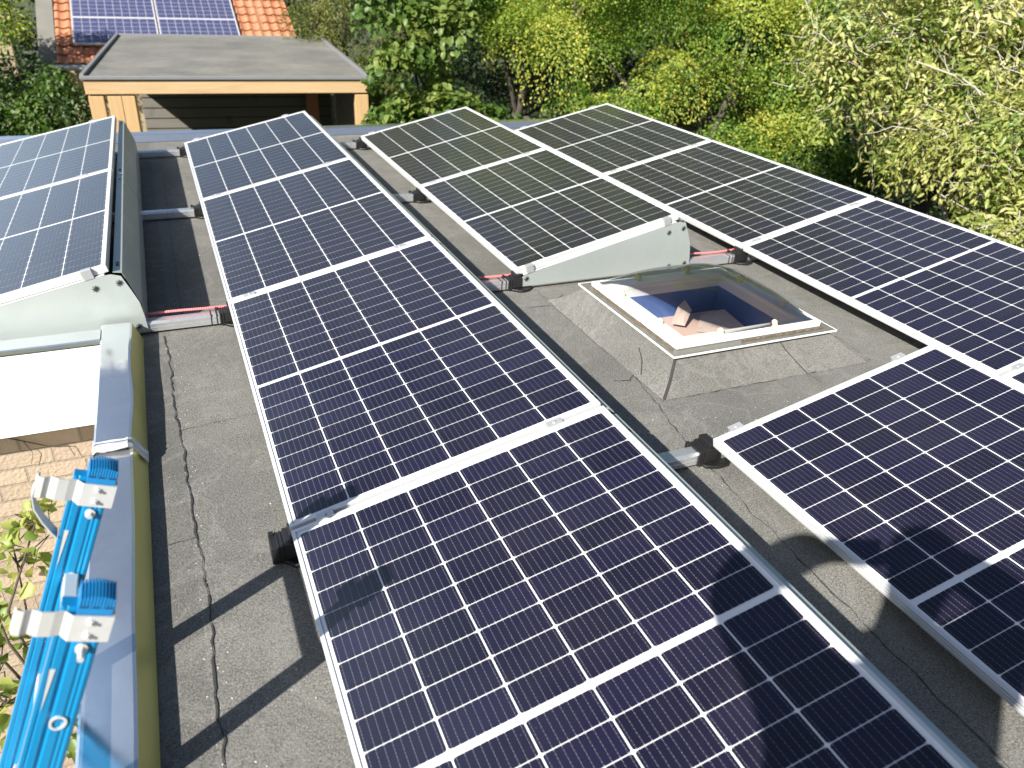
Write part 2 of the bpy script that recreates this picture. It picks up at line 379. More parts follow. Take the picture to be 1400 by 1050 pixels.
# trim: outer lip, flat top, inner slope; profile given across (t = 0 at the inner base, growing outwards)
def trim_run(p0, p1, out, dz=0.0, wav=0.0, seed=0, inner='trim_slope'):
    rng = random.Random(seed); p0, p1, out = Vector(p0), Vector(p1), Vector(out); L = (p1-p0).length; n = max(2, int(L/.12))
    prof = [(0.0, ZR+.004), (.036, -.050+dz), (.044, -.047+dz), (.150, -.045+dz), (.157, -.049+dz), (.157, -.066+dz)]
    top, slope = MB(), MB()
    rows = []
    for i in range(n+1):
        b = p0 + (p1-p0)*(i/n); w = wav*math.sin(i*1.1+seed)*.5 + wav*(rng.random()-.5)*.4
        rows.append([(b.x+out.x*(t + (w if 0 < t < .1 else 0)), b.y+out.y*(t + (w if 0 < t < .1 else 0)), z + w*.4*(t > 0)) for t, z in prof])
    for a, b in zip(rows, rows[1:]):
        slope.add([a[0], a[1], b[1], b[0]], [(0,1,2,3)])
        for k in range(1, 5): top.add([a[k], a[k+1], b[k+1], b[k]], [(0,1,2,3)])
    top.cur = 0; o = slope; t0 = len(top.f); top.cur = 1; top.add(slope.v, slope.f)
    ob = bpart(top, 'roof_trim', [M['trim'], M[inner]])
    bm = bmesh.new(); bm.from_mesh(ob.data); bmesh.ops.remove_doubles(bm, verts=bm.verts, dist=.0004); bmesh.ops.recalc_face_normals(bm, faces=bm.faces)
    bm.to_mesh(ob.data); bm.free()
    return ob
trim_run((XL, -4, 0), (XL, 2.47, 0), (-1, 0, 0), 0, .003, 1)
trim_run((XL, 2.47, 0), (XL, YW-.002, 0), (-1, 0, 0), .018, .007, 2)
trim_run((XL-.157, YW, 0), (-6.5, YW, 0), (0, -1, 0), .018, .002, 3, 'trim')
trim_run((-6.5, YF, 0), (XR, YF, 0), (0, 1, 0), -.01, .002, 4, 'trim')
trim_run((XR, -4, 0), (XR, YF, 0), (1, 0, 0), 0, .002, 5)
# crinkled joint strip across the trim
rng = random.Random(5); mb = MB(); prof = [(-.004, ZR+.014), (.036, -.040), (.05, -.031), (.10, -.031), (.148, -.031), (.160, -.037), (.161, -.10)]
rows = [[(XL-t, 2.425+.012*j+rng.uniform(-.004, .004), z+(.006 if j in (2, 3, 5) else .001)+rng.uniform(-.003, .003)) for t, z in prof] for j in range(8)]
for a, b in zip(rows, rows[1:]):
    for k in range(len(prof)-1): mb.add([a[k], a[k+1], b[k+1], b[k]], [(0,1,2,3)])
bpart(mb, 'joint_strip', M['alu'])
# felt seams: jagged bitumen lines, and a raised overlap strip beside each
def seam(pts, w=.006, seed=0, z=.0035):
    w *= .55
    rng = random.Random(seed); path = []
    for (a, b) in zip(pts, pts[1:]):
        a, b = Vector(a), Vector(b); n = max(2, int((b-a).length/.022))
        path += [a + (b-a)*(i/n) for i in range(n)]
    path.append(Vector(pts[-1])); m = MB(); L = []
    for i, p in enumerate(path):
        d = (path[min(i+1, len(path)-1)]-path[max(i-1, 0)]); d = d.normalized() if d.length > 0 else Vector((1, 0)); nrm = Vector((-d.y, d.x))
        jit = .55*(jit if i else 0)+rng.gauss(0, .0030); q = p + nrm*jit; ww = w*rng.choice([.3, .4, .5, .7, .9, 1.2])
        L.append((q+nrm*ww/2, q-nrm*ww/2))
    for (a, b), (c, d) in zip(L, L[1:]):
        m.add([(a.x, a.y, ZR+z), (b.x, b.y, ZR+z), (d.x, d.y, ZR+z), (c.x, c.y, ZR+z)], [(0,1,2,3)])
    bpart(m, 'seam', M['seam'])
seam([(-.262, .2), (-.26, 1.145), (-.252, 1.6), (-.256, 1.96), (-.282, 2.8), (-.289, 3.35), (-.30, 3.5)], .012, 1)
seam([(-.345, 1.97), (-.262, 1.98)], .006, 11)
seam([(-.30, 2.62), (0.3, 2.72)], .004, 2)
seam([(1.6, 3.5), (1.597, 2.57), (1.597, 2.228)], .006, 3)
seam([(1.597, 2.228), (2.1, 2.222), (2.78, 2.242)], .010, 4)
seam([(1.606, 2.45), (1.50, 1.9), (1.47, 1.45), (1.44, .9), (1.42, .3)], .009, 5)
seam([(1.49, 2.45), (1.56, 2.43), (1.61, 2.475)], .012, 6)
seam([(2.374, 2.24), (2.378, 2.11), (2.36, 1.9)], .006, 7)
seam([(2.78, 2.242), (2.83, 2.7), (2.86, 3.1)], .004, 8)
seam([(1.44, 3.3), (1.60, 3.29), (1.72, 3.42)], .008, 9)
seam([(1.30, 7.4), (1.27, 5), (1.26, 3.7)], .006, 10)
seam([(-.2, 7.4), (-.21, 3.6)], .005, 12)

# ------------------------------------------------------------------ solar panels
def make_panel():
    root = empty('solar_panel', (0, 0, 0), 'x', 'solar panel')
    fr = MB(); h, lip = .035, .0115
    fr.box(0, lip, 0, PL, -h, 0); fr.box(PW-lip, PW, 0, PL, -h, 0)
    fr.box(lip, PW-lip, 0, lip, -h, 0); fr.box(lip, PW-lip, PL-lip, PL, -h, 0)
    for z in (-.012, -.024): fr.box(-.0012, 0.0004, .002, PL-.002, z-.002, z+.002)     # ribs on the low side
    fr.build('frame', M['alu'], root, bevel=.0014)
    g = MB(); e = .006
    g.add([(e, e, -.0042), (PW-e, e, -.0042), (PW-e, PL-e, -.0042), (e, PL-e, -.0042)], [(0,1,2,3)])
    g.cur = 1
    gx, gy, c = .0044, .0022, .0052
    for i in range(6):
        for j in range(20):
            x0 = CX0 + i*CP + gx/2; x1 = x0 + CP - gx; y0 = CY0 + j*CR + (CGAP if j >= 10 else 0) + gy/2; y1 = y0 + CR - gy; z = -.0036
            g.add([(x0+c,y0,z),(x1-c,y0,z),(x1,y0+c*.8,z),(x1,y1-c*.8,z),(x1-c,y1,z),(x0+c,y1,z),(x0,y1-c*.8,z),(x0,y0+c*.8,z)], [tuple(range(8))])
    g.build('cell_sheet', [M['backsheet'], M['cells']], root)
    b = MB(); b.add([(e, e, -.012), (e, PL-e, -.012), (PW-e, PL-e, -.012), (PW-e, e, -.012)], [(0,1,2,3)])
    b.build('back_cover', M['backsheet'], root)
    for x in (.105, .865):
        k = MB(); k.box(x-.027, x+.027, PL+.0005, PL+.0162, -.03, .004); k.box(x-.027, x+.027, PL-.007, PL+.0235, .0008, .0045)
        k.tube([(x, PL+.008, .004), (x, PL+.008, .009)], .0062, 6)
        k.build('clamp', M['clamp'], root, bevel=.001)
    return root
proto = make_panel()
PANELS = [  # row, index along the row, where it stands
    ('B', 0, 'nearest in the ladder side row, cut by the lower picture edge'),
    ('B', 1, 'second in the ladder side row, thin ladder tip shadow on its corner'),
    ('B', 2, 'third in the ladder side row, between the two side plates'),
    ('B', 3, 'at the carport end of the ladder side row'),
    ('C', 0, 'in front of the skylight with the photographer shadow of arms across it'),
    ('C', 2, 'directly behind the skylight, on the grey green side plate'),
    ('C', 3, 'two behind the skylight, in front of the leafy shrub'),
    ('D', 0, 'in the tree side row, mostly cut off by the picture edge'),
    ('D', 1, 'in the tree side row, low edge running alongside the skylight'),
    ('D', 2, 'second from the far end of the tree side row'),
    ('D', 3, 'at the far end of the tree side row'),
    ('A', 2, 'on the wing roof, directly upon the side plate above the fascia'),
    ('A', 3, 'on the wing roof, farther one, in front of the hedge'),
]
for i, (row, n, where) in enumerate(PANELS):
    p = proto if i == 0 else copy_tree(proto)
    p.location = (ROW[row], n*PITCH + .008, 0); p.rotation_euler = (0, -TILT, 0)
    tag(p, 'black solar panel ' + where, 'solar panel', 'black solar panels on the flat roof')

# ------------------------------------------------------------------ galvanised back plates behind the raised edges
def make_back_plate():
    m = MB()
    m.sheet([(1.033, .190), (1.068, .185), (1.122, .03), (1.130, -.103)], .012, PITCH-.004, .0022)
    o = m.build('back_plate', M['galv'], None, bevel=.0008)
    for y in (.10, .13, PITCH-.12):
        s = MB(); s.box(1.043, 1.057, y, y+.016, .186, .1915); s.build('slot', M['screw'], o)
    return o
bp = make_back_plate(); first = True
for row, n, where in PANELS:
    if row == 'D' or (row, n) == ('C', 0): continue
    o = bp if first else copy_tree(bp); first = False
    o.location = (ROW[row], n*PITCH, 0)
    tag(o, {'A2': 'galvanised back plate of the wing row, ending at the side plate over the fascia',
            'A3': 'galvanised back plate of the wing row, farther half, towards the carport',
            'B0': 'thin grey back plate edge along the raised side of the nearest panel',
            'B1': 'thin grey back plate edge along the raised side of the second panel beside the ladder',
            'B2': 'thin grey back plate edge along the raised side of the third ladder row panel',
            'B3': 'thin grey back plate edge along the raised side of the panel before the carport',
            'C2': 'back plate under the raised edge of the panel directly behind the skylight',
            'C3': 'back plate under the raised edge of the panel two behind the skylight'}[row+str(n)], 'wind plate', 'galvanised back plates')

# ------------------------------------------------------------------ galvanised side plates
def screw_star(parent, x, y, z, r=.015):
    s = MB(); s.tube([(x, y, z), (x, y-.004, z)], r*.38, 6)
    for k in range(8):
        a = k*math.pi/4; s.box(-.0011, .0011, 0, .0025, r*.3, r, Matrix.Translation((x, y-.003, z)) @ Matrix.Rotation(a, 4, 'Y'))
    s.build('screw', M['screw'], parent)
def side_plate(row, n, label, low=.03):
    o = empty('side_plate', (ROW[row], n*PITCH-.006, 0), label, 'side plate', 'galvanised side plates at row ends')
    t = math.tan(TILT); m = MB()
    top = lambda x: x*t - .043
    prof = [(low, -.098), (low, top(low)-.012), (low+.012, top(low))] + [(x, top(x)) for x in (.3, .6, .9)] + [(1.0, .187), (1.025, .190), (1.064, .178), (1.095, .105), (1.118, .045), (1.127, -.02), (1.133, -.098)]
    m.prism(prof, -.0016, 0); m.build('plate', M['galv'], o, bevel=.0006)
    f = MB(); f.sheet([(low+.012, top(low+.012)+.001), (1.0, .1885)], -.0015, .02, .0022); f.build('flange', M['alu'], o)
    for x, z in ((low+.03, -.055), (.955, .13), (1.052, .147), (1.095, -.07), (.985, -.077)):
        screw_star(o, x, -.0025, z)
    for x in (.075, .93):
        c = MB(); zt = x*t
        mt = Matrix.Translation((x, 0, zt)) @ Matrix.Rotation(-TILT, 4, 'Y')
        c.box(-.022, .022, -.004, .001, -.040, .004, mt); c.box(-.022, .022, .001, .026, .0012, .004, mt)
        c.build('end_clamp', M['clamp'], o, bevel=.001)
    return o
side_plate('A', 2, 'galvanised tapering side plate above the white fascia, closing the wing row of panels', .02)
side_plate('C', 2, 'grey green tapering side plate right behind the skylight dome')

# ------------------------------------------------------------------ mounting rails with black feet
def rail(n, x0, x1, rows, label):
    y = n*PITCH + .030
    o = empty('mounting_rail', (x0, y, ZR), label, 'mounting rail', 'aluminium mounting rails crossing the roof')
    h0, h1, w = .012, .060, .030
    prof = [(-w, h0), (w, h0), (w, h1-.01), (w-.010, h1), (-w+.010, h1), (-w, h1-.01)]
    m = MB(); m.prism(prof, 0, x1-x0, 'x'); m.box(0, x1-x0, -w-.0012, -w+.0006, h0+.016, h0+.020); m.build('profile', M['rail'], o, bevel=.002)
    for r in rows:
        bx = ROW[r]-x0; ext = .0605 if n == 1 and r == 'B' else .045
        b = MB(); b.box(bx-ext, bx+.055, -.037, .037, .006, .067); b.box(bx-.020, bx+.035, -.042, .042, .02, .074)
        for k in (-.042, -.030, -.010, .004): b.box(bx+k, bx+k+.005, -.0405, .0405, .008, .0695)
        b.box(bx-.004, bx+.03, -.036, .036, .062, .094); b.box(bx-.060, bx-.045, .022, .036, .012, .076)
        b.build('bracket', M['black'], o, bevel=.002)
        rb = random.Random(n*7+bx); f = MB(); k = 18
        prof2 = [(.066*(1+rb.uniform(-.08, .08))*math.cos(2*math.pi*i/k)*1.05 + bx + .035, .062*math.sin(2*math.pi*i/k)*(1+rb.uniform(-.06, .06)) - .012) for i in range(k)]
        f.prism(prof2, .002, .016, 'z'); f.build('rubber_foot', M['rubber'], o, bevel=.004)
        if n == 2:
            for dx in (-.085, -.06):
                c = MB(); c.box(bx+dx, bx+dx+.005, -.0318, .0318, .010, .0618); c.build('cable_tie', M['black'], o)
    return o
rail(1, -.055, 4.2, 'BCD', 'aluminium rail nearest the camera, crossing in front of the skylight with a black rubber foot')
rail(2, -1.55, 4.2, 'BCD', 'aluminium rail behind the skylight with the red cable along it')
rail(3, -1.55, 4.2, 'BCD', 'aluminium rail halfway to the carport, between the other rails of the wing gap')
rail(4, -1.55, 4.2, 'BCD', 'aluminium rail farthest back, close to the blue reflecting roof edge')
m = MB(); pts = [(-.40+.1*i, 2*PITCH+.062+.004*math.sin(i*1.7), -.047+.004*math.sin(i*.9)) for i in range(36)]
m.tube(pts, .0065, 8); tag(m.build('red_cable', M['cable'], None, smooth=True), 'red ribbed cable lying along the rail behind the skylight', 'cable')

# ------------------------------------------------------------------ skylight
sk = empty('skylight', (2.14, 2.775, ZR), 'square skylight with clear dome and white frame on a felt covered kerb', 'skylight')
def spart(mbx, name, mat, **k):
    o = mbx.build(name, mat, sk, **k); o.matrix_parent_inverse = Matrix.Translation(-Vector(sk.location)); return o
fx0, fx1, fy0, fy1 = 1.600, 2.745, 2.225, 3.36        # foot of the kerb
tx0, tx1, ty0, ty1 = 1.765, 2.630, 2.406, 3.245       # top of the kerb
zt = -.017
ox0, ox1, oy0, oy1 = 1.865, 2.522, 2.502, 3.112       # opening
def ring(mbx, a, b):                                  # a, b: (x0,x1,y0,y1,z)
    A = [(a[0],a[2],a[4]),(a[1],a[2],a[4]),(a[1],a[3],a[4]),(a[0],a[3],a[4])]; B = [(b[0],b[2],b[4]),(b[1],b[2],b[4]),(b[1],b[3],b[4]),(b[0],b[3],b[4])]
    mbx.add(A+B, [(i, (i+1) % 4, 4+(i+1) % 4, 4+i) for i in range(4)])
m = MB(); ring(m, (fx0, fx1, fy0, fy1, ZR+.002), (fx0+.07, fx1-.06, fy0+.07, fy1-.06, ZR+.040)); ring(m, (fx0+.07, fx1-.06, fy0+.07, fy1-.06, ZR+.040), (tx0, tx1, ty0, ty1, zt))
ring(m, (tx0, tx1, ty0, ty1, zt), (ox0-.02, ox1+.02, oy0-.02, oy1+.02, zt))
kerb = spart(m, 'kerb', M['felt'])
def hip(pts, w=.007):
    mm = MB()
    for a, b in zip(pts, pts[1:]):
        a, b = Vector(a), Vector(b); d = (b-a).normalized(); s = d.cross(Vector((0, 0, 1))).normalized()*w/2; u = Vector((0, 0, .0025))
        mm.add([a+s+u, a-s+u, b-s+u, b+s+u], [(0,1,2,3)])
    spart(mm, 'kerb_seam', M['seam'])
hip([(1.603, 2.228, ZR+.005), (1.670, 2.295, ZR+.041), (1.763, 2.404, zt)], .012)
# curling lap on the front slope of the kerb
hip([(2.374, 2.224, ZR+.004), (2.352, 2.295, ZR+.041), (2.335, 2.35, -.047), (2.330, 2.404, zt)], .006)
hip([(1.62, 2.44, ZR+.013), (1.670, 2.52, ZR+.041), (1.70, 2.60, -.060)], .005)
m = MB(); z = -.005; e = .028                           # clear flange lying on the kerb
for a, b in (((tx0-e, tx1+e, ty0-e, ty0+.10), 0), ((tx0-e, tx1+e, ty1-.10, ty1+e), 0), ((tx0-e, tx0+.09, ty0+.10, ty1-.10), 0), ((tx1-.09, tx1+e, ty0+.10, ty1-.10), 0)):
    m.box(a[0], a[1], a[2], a[3], z-.004, z)
spart(m, 'flange', M['flange'])
m = MB()
for a in ((tx0-e-.004, tx1+e+.004, ty0-e-.004, ty0-e), (tx0-e-.004, tx1+e+.004, ty1+e, ty1+e+.004), (tx0-e-.004, tx0-e, ty0-e, ty1+e), (tx1+e, tx1+e+.004, ty0-e, ty1+e)):
    m.box(a[0], a[1], a[2], a[3], z-.008, z+.001)
spart(m, 'flange_rim', M['white'], bevel=.001)
rngk = random.Random(8)
def ragged(p0, p1, inn):
    p0, p1, inn = Vector(p0), Vector(p1), Vector(inn); n = 40; m = MB(); rows = []
    for k in range(n+1):
        p = p0 + (p1-p0)*(k/n); w = rngk.uniform(.002, .016); h = rngk.uniform(.002, .011)
        rows.append([p, p+inn*w*.3+Vector((0, 0, h)), p+inn*w+Vector((0, 0, h*.8)), p+inn*(w+.004)])
    for r0, r1 in zip(rows, rows[1:]): m.add(r0+r1, [(0,1,5,4), (1,2,6,5), (2,3,7,6)])
    spart(m, 'peeling_sealant', M['rust'])
ragged((tx0+.36, ty0, z+.001), (tx1-.02, ty0, z+.001), (0, 1, 0)); ragged((tx0, ty0+.03, z+.001), (tx0, ty1-.06, z+.001), (1, 0, 0))
m = MB(); q0, q1, r0, r1 = 1.782, 2.606, 2.430, 3.225; zf0, zf1 = -.0035, .022
for a in ((q0, q1, r0, oy0), (q0, q1, oy1, r1), (q0, ox0, oy0, oy1), (ox1, q1, oy0, oy1)): m.box(a[0], a[1], a[2], a[3], zf0, zf1)
spart(m, 'frame', M['white'], bevel=.005)
m = MB(); N = 26; dx0, dx1, dy0, dy1 = 1.808, 2.582, 2.456, 3.200
vs = []
for j in range(N+1):
    for i in range(N+1):
        a, b = 2*i/N-1, 2*j/N-1; h = ((1-abs(a)**2.6)*(1-abs(b)**2.6))**.62
        vs.append((dx0+(dx1-dx0)*i/N, dy0+(dy1-dy0)*j/N, .025+.125*h))
m.add(vs, [(j*(N+1)+i, j*(N+1)+i+1, (j+1)*(N+1)+i+1, (j+1)*(N+1)+i) for j in range(N) for i in range(N)])
spart(m, 'dome', M['acrylic'], smooth=True)
m = MB()
for (x, y) in ((1.832, 2.65), (1.832, 3.0), (2.56, 2.65), (2.56, 3.0), (2.04, 2.468), (2.35, 2.468), (2.04, 3.182), (2.35, 3.182)):
    mm = MB(); mm.tube([(x, y, .020), (x, y, .026), (x, y, .032), (x, y, .046), (x, y, .051)], [.021, .021, .015, .013, .006], 12)
    spart(mm, 'screw_cap', M['knob'], smooth=True)
# the well under it
m = MB(); ring(m, (ox0-.001, ox1+.001, oy0-.001, oy1+.001, zf0+.004), (ox0, ox1, oy0, oy1, -.045)); spart(m, 'well_lining', M['well_white'])
m = MB(); ring(m, (ox0, ox1, oy0, oy1, -.045), (ox0, ox1, oy0, oy1, -.19)); spart(m, 'well_wall', M['well_sky_reflection'])
m = MB(); m.add([(ox0, oy0, -.19), (ox1, oy0, -.19), (ox1, oy1, -.19), (ox0, oy1, -.19)], [(0,1,2,3)]); spart(m, 'well_floor', M['well_pink'])
def scrap(pts, label, seed):
    pts = [(x+.045, y+.05, -.187+(z+.38)*.45) for x, y, z in pts]; rr = random.Random(seed); m = MB(); c = Vector(np.mean(pts, axis=0))
    n = len(pts); ring1 = [Vector(p) for p in pts]; ring2 = [c + (Vector(p)-c)*.5 + Vector((0, 0, rr.uniform(-.003, .006))) for p in pts]
    m.add(ring1+ring2+[c], [(i, (i+1) % n, n+(i+1) % n, n+i) for i in range(n)] + [(n+i, n+(i+1) % n, 2*n) for i in range(n)])
    o = m.build('paper_scrap', M['scrap'], None); s = o.modifiers.new('solid', 'SOLIDIFY'); s.thickness = .002
    tag(o, label, 'scrap', 'pink scraps inside the skylight well')
scrap([(2.10, 2.93, -.33), (2.16, 2.89, -.34), (2.25, 2.97, -.24), (2.24, 3.03, -.16), (2.18, 3.00, -.20)], 'torn pale pink piece standing tilted in the middle of the skylight well', 1)
scrap([(2.20, 2.84, -.37), (2.38, 2.66, -.365), (2.46, 2.76, -.34), (2.46, 2.96, -.28), (2.34, 3.0, -.33)], 'pinkish sheet sloping up against the well side nearest the tree side panels', 2)
scrap([(2.10, 2.66, -.37), (2.28, 2.60, -.36), (2.31, 2.72, -.33), (2.14, 2.78, -.35)], 'brownish sheet lying flat in the front part of the skylight well', 3)

# ------------------------------------------------------------------ the ladder
LT = Vector((-.391, 0, .545)); LD = Vector((-.115, 0, -.283)).normalized()     # top point, direction down
LN = Vector((-LD.z, 0, LD.x))                                                    # across the stile, towards the roof side (+x)
if LN.x < 0: LN = -LN
lad = empty('ladder', (LT.x+LD.x*3.8, 1.2, LT.z+LD.z*3.8), 'blue ladder with ribbed end caps and aluminium hooks leaning on the roof edge', 'ladder')
def lmat(y): return Matrix(((LN.x, 0, -LD.x, LT.x), (0, 1, 0, y), (LN.z, 0, -LD.z, LT.z), (0, 0, 0, 1)))   # local x across, y along roof, z up the stile (0 at the top)
def lpart(mbx, name, mat, y, parent=None, **k):
    mbx.v = [tuple(lmat(y) @ Vector((v[0]*.86-.004, v[1], v[2]))) for v in mbx.v]
    o = mbx.build(name, mat, parent or lad, **k); o.matrix_parent_inverse = Matrix.Translation(-Vector(lad.location)) if parent is None else Matrix.Identity(4); return o
for y, s in ((1.017, 1), (1.397, 1)):
    m = MB(); W0, W1, L = -.043, .038, 3.75
    m.prism([(W0, 0), (W0, .026), (-.014, .026), (-.014, .020), (-.008, .020), (-.008, .030), (W1, .030), (W1, .002), (.030, 0), (.024, .002), (.020, 0), (.016, .002), (.010, 0), (-.006, .0), (-.009, .004), (-.013, .004), (-.017, .0), (-.030, 0), (-.033, .002), (-.036, 0)], -L, -.012, 'z')
    st = lpart(m, 'stile', M['ladder_blue'], y, bevel=.0015)
    m = MB(); m.prism([(-.016, -.022), (.046, -.022), (.047, .004), (.040, .009), (.020, .011), (-.008, .008), (-.017, .002)], -.006, .036, 'y')                                   # rubber cap with ribs
    for k in range(11): m.box(-.016+.0057*k, -.016+.0057*k+.0043, -.0085, .0385, -.004, .0125+.005*math.sin(math.pi*k/10))
    lpart(m, 'end_cap', M['cap_blue'], y, bevel=.001)
    for k in (-.013, .007, .029):
        m = MB(); m.prism([(k, -.008), (k+.013, -.008), (k+.015, -.003), (k+.012, .0015), (k+.002, .0005)], -.0072, -.0062, 'y'); lpart(m, 'grip_hole', M['ladder_dark'], y)
    m = MB(); m.box(-.020, .047, -.0105, -.0065, -.075, -.022); m.box(.047, .051, -.0105, .037, -.075, -.022); m.box(-.020, .051, .037, .041, -.075, -.022)
    wing = [(-.020, -.0105), (-.034, -.002), (-.050, -.006), (-.072, -.007), (-.088, .000), (-.100, -.006), (-.112, -.004), (-.116, .006), (-.114, .020)]
    w2 = [(a, b) for a, b in wing]
    n = len(w2); vs = []
    for a, b in w2: vs += [(a, b, -.075 if a > -.03 else -.070), (a, b, -.022 if a > -.03 else -.020)]
    for a, b in w2: vs += [(a, b+.003, -.075 if a > -.03 else -.070), (a, b+.003, -.022 if a > -.03 else -.020)]
    fs = []
    for i in range(n-1):
        fs += [(2*i, 2*i+2, 2*i+3, 2*i+1), (2*n+2*i, 2*n+2*i+1, 2*n+2*i+3, 2*n+2*i+2), (2*i+1, 2*i+3, 2*n+2*i+3, 2*n+2*i+1), (2*i, 2*n+2*i, 2*n+2*i+2, 2*i+2)]
    fs += [(2*n-2, 2*n-1, 4*n-1, 4*n-2), (0, 1, 2*n+1, 2*n)]
    m.add(vs, fs); lpart(m, 'hook_bracket', M['steel'], y, bevel=.001)
    for z in (-.034, -.062):
        m = MB(); m.tube([(.012, -.011, z), (.012, -.014, z)], .0065, 6); m.tube([(.012, -.014, z), (.012, -.019, z)], .0035, 8); lpart(m, 'screw', M['steel'], y)
    m = MB(); m.tube([(.010, -.001, -.098), (.010, -.004, -.098)], .0115, 14); m.tube([(.010, -.004, -.098), (.010, -.026 if y < 1.2 else -.012, -.100)], .0062, 10); lpart(m, 'bolt', M['steel'], y, smooth=False)
    for zz, aa in ((-.19, -.034),):
        m = MB(); m.prism([(aa, zz+.045), (aa+.010, zz+.045), (aa+.004, zz-.05)], -.0012, .0002, 'y'); lpart(m, 'worn_strip', M['steel'], y)
    for k in range(13):
        z = -.268-.28*k
        m = MB(); 
        for i in range(16):
            a0, a1 = 2*math.pi*i/16, 2*math.pi*(i+1)/16
            o_, i_ = .0165, .0115
            m.add([(.006+o_*math.cos(a0), -.0025, z+o_*math.sin(a0)), (.006+o_*math.cos(a1), -.0025, z+o_*math.sin(a1)), (.006+i_*math.cos(a1), -.0025, z+i_*math.sin(a1)), (.006+i_*math.cos(a0), -.0025, z+i_*math.sin(a0)),
                   (.006+o_*math.cos(a0), .001, z+o_*math.sin(a0)), (.006+o_*math.cos(a1), .001, z+o_*math.sin(a1)), (.006+i_*math.cos(a1), .004, z+i_*math.sin(a1)), (.006+i_*math.cos(a0), .004, z+i_*math.sin(a0))],
                  [(0,1,2,3), (0,4,5,1), (3,2,6,7)])
        m.add([(.006+.0115*math.cos(2*math.pi*i/16), .0035, z+.0115*math.sin(2*math.pi*i/16)) for i in range(16)], [tuple(range(16))])
        if k < 3: lpart(m, 'rung_end', M['steel'], y)
for k in range(13):
    z = -.268-.28*k; m = MB(); m.prism([(-.010, z-.015), (.022, z-.015), (.022, z+.015), (-.010, z+.015)], .030, .380, 'y')
    m.v = [(a, b, c) for a, b, c in m.v]
    lpart(m, 'rung', M['steel'], 1.017, bevel=.003)
# curved stay hook under the far bracket
m = MB(); arc = [(-.112, -.03), (-.118, -.07), (-.108, -.10), (-.085, -.13), (-.060, -.155), (-.048, -.165)]
vs = []
for a, z in arc: vs += [(a, -.004, z), (a, .028, z)]
m.add(vs, [(2*i, 2*i+1, 2*i+3, 2*i+2) for i in range(len(arc)-1)])
o = lpart(m, 'stay_hook', M['steel'], 1.397); s_ = o.modifiers.new('solid', 'SOLIDIFY'); s_.thickness = .003

# pale grit and bits blown onto the felt
gr = random.Random(44); m = MB()
for k in range(420):
    if k < 180: x, y = gr.uniform(1.35, 2.95), gr.uniform(1.2, 2.2)
    elif k < 300: x, y = gr.gauss(-.26, .02), gr.uniform(.4, 3.4)
    else: x, y = gr.uniform(-.36, -.02), gr.uniform(.5, 7)
    r = gr.uniform(.0012, .0036); a = gr.uniform(0, 6.28); q = [(x+r*gr.uniform(.6, 1.4)*math.cos(a+t), y+r*gr.uniform(.6, 1.4)*math.sin(a+t)) for t in (0, 1.5, 3.1, 4.6)]
    m.add([(u, v, ZR+.001) for u, v in q]+[(x, y, ZR+.001+r*gr.uniform(.4, .9))], [(0,1,4), (1,2,4), (2,3,4), (3,0,4)])
tag(m.build('grit', simple('grit', (.42, .39, .33), .8, 0, .5, 300)), 'pale grit and tiny bits scattered on the grey felt', 'grit', kind='stuff')

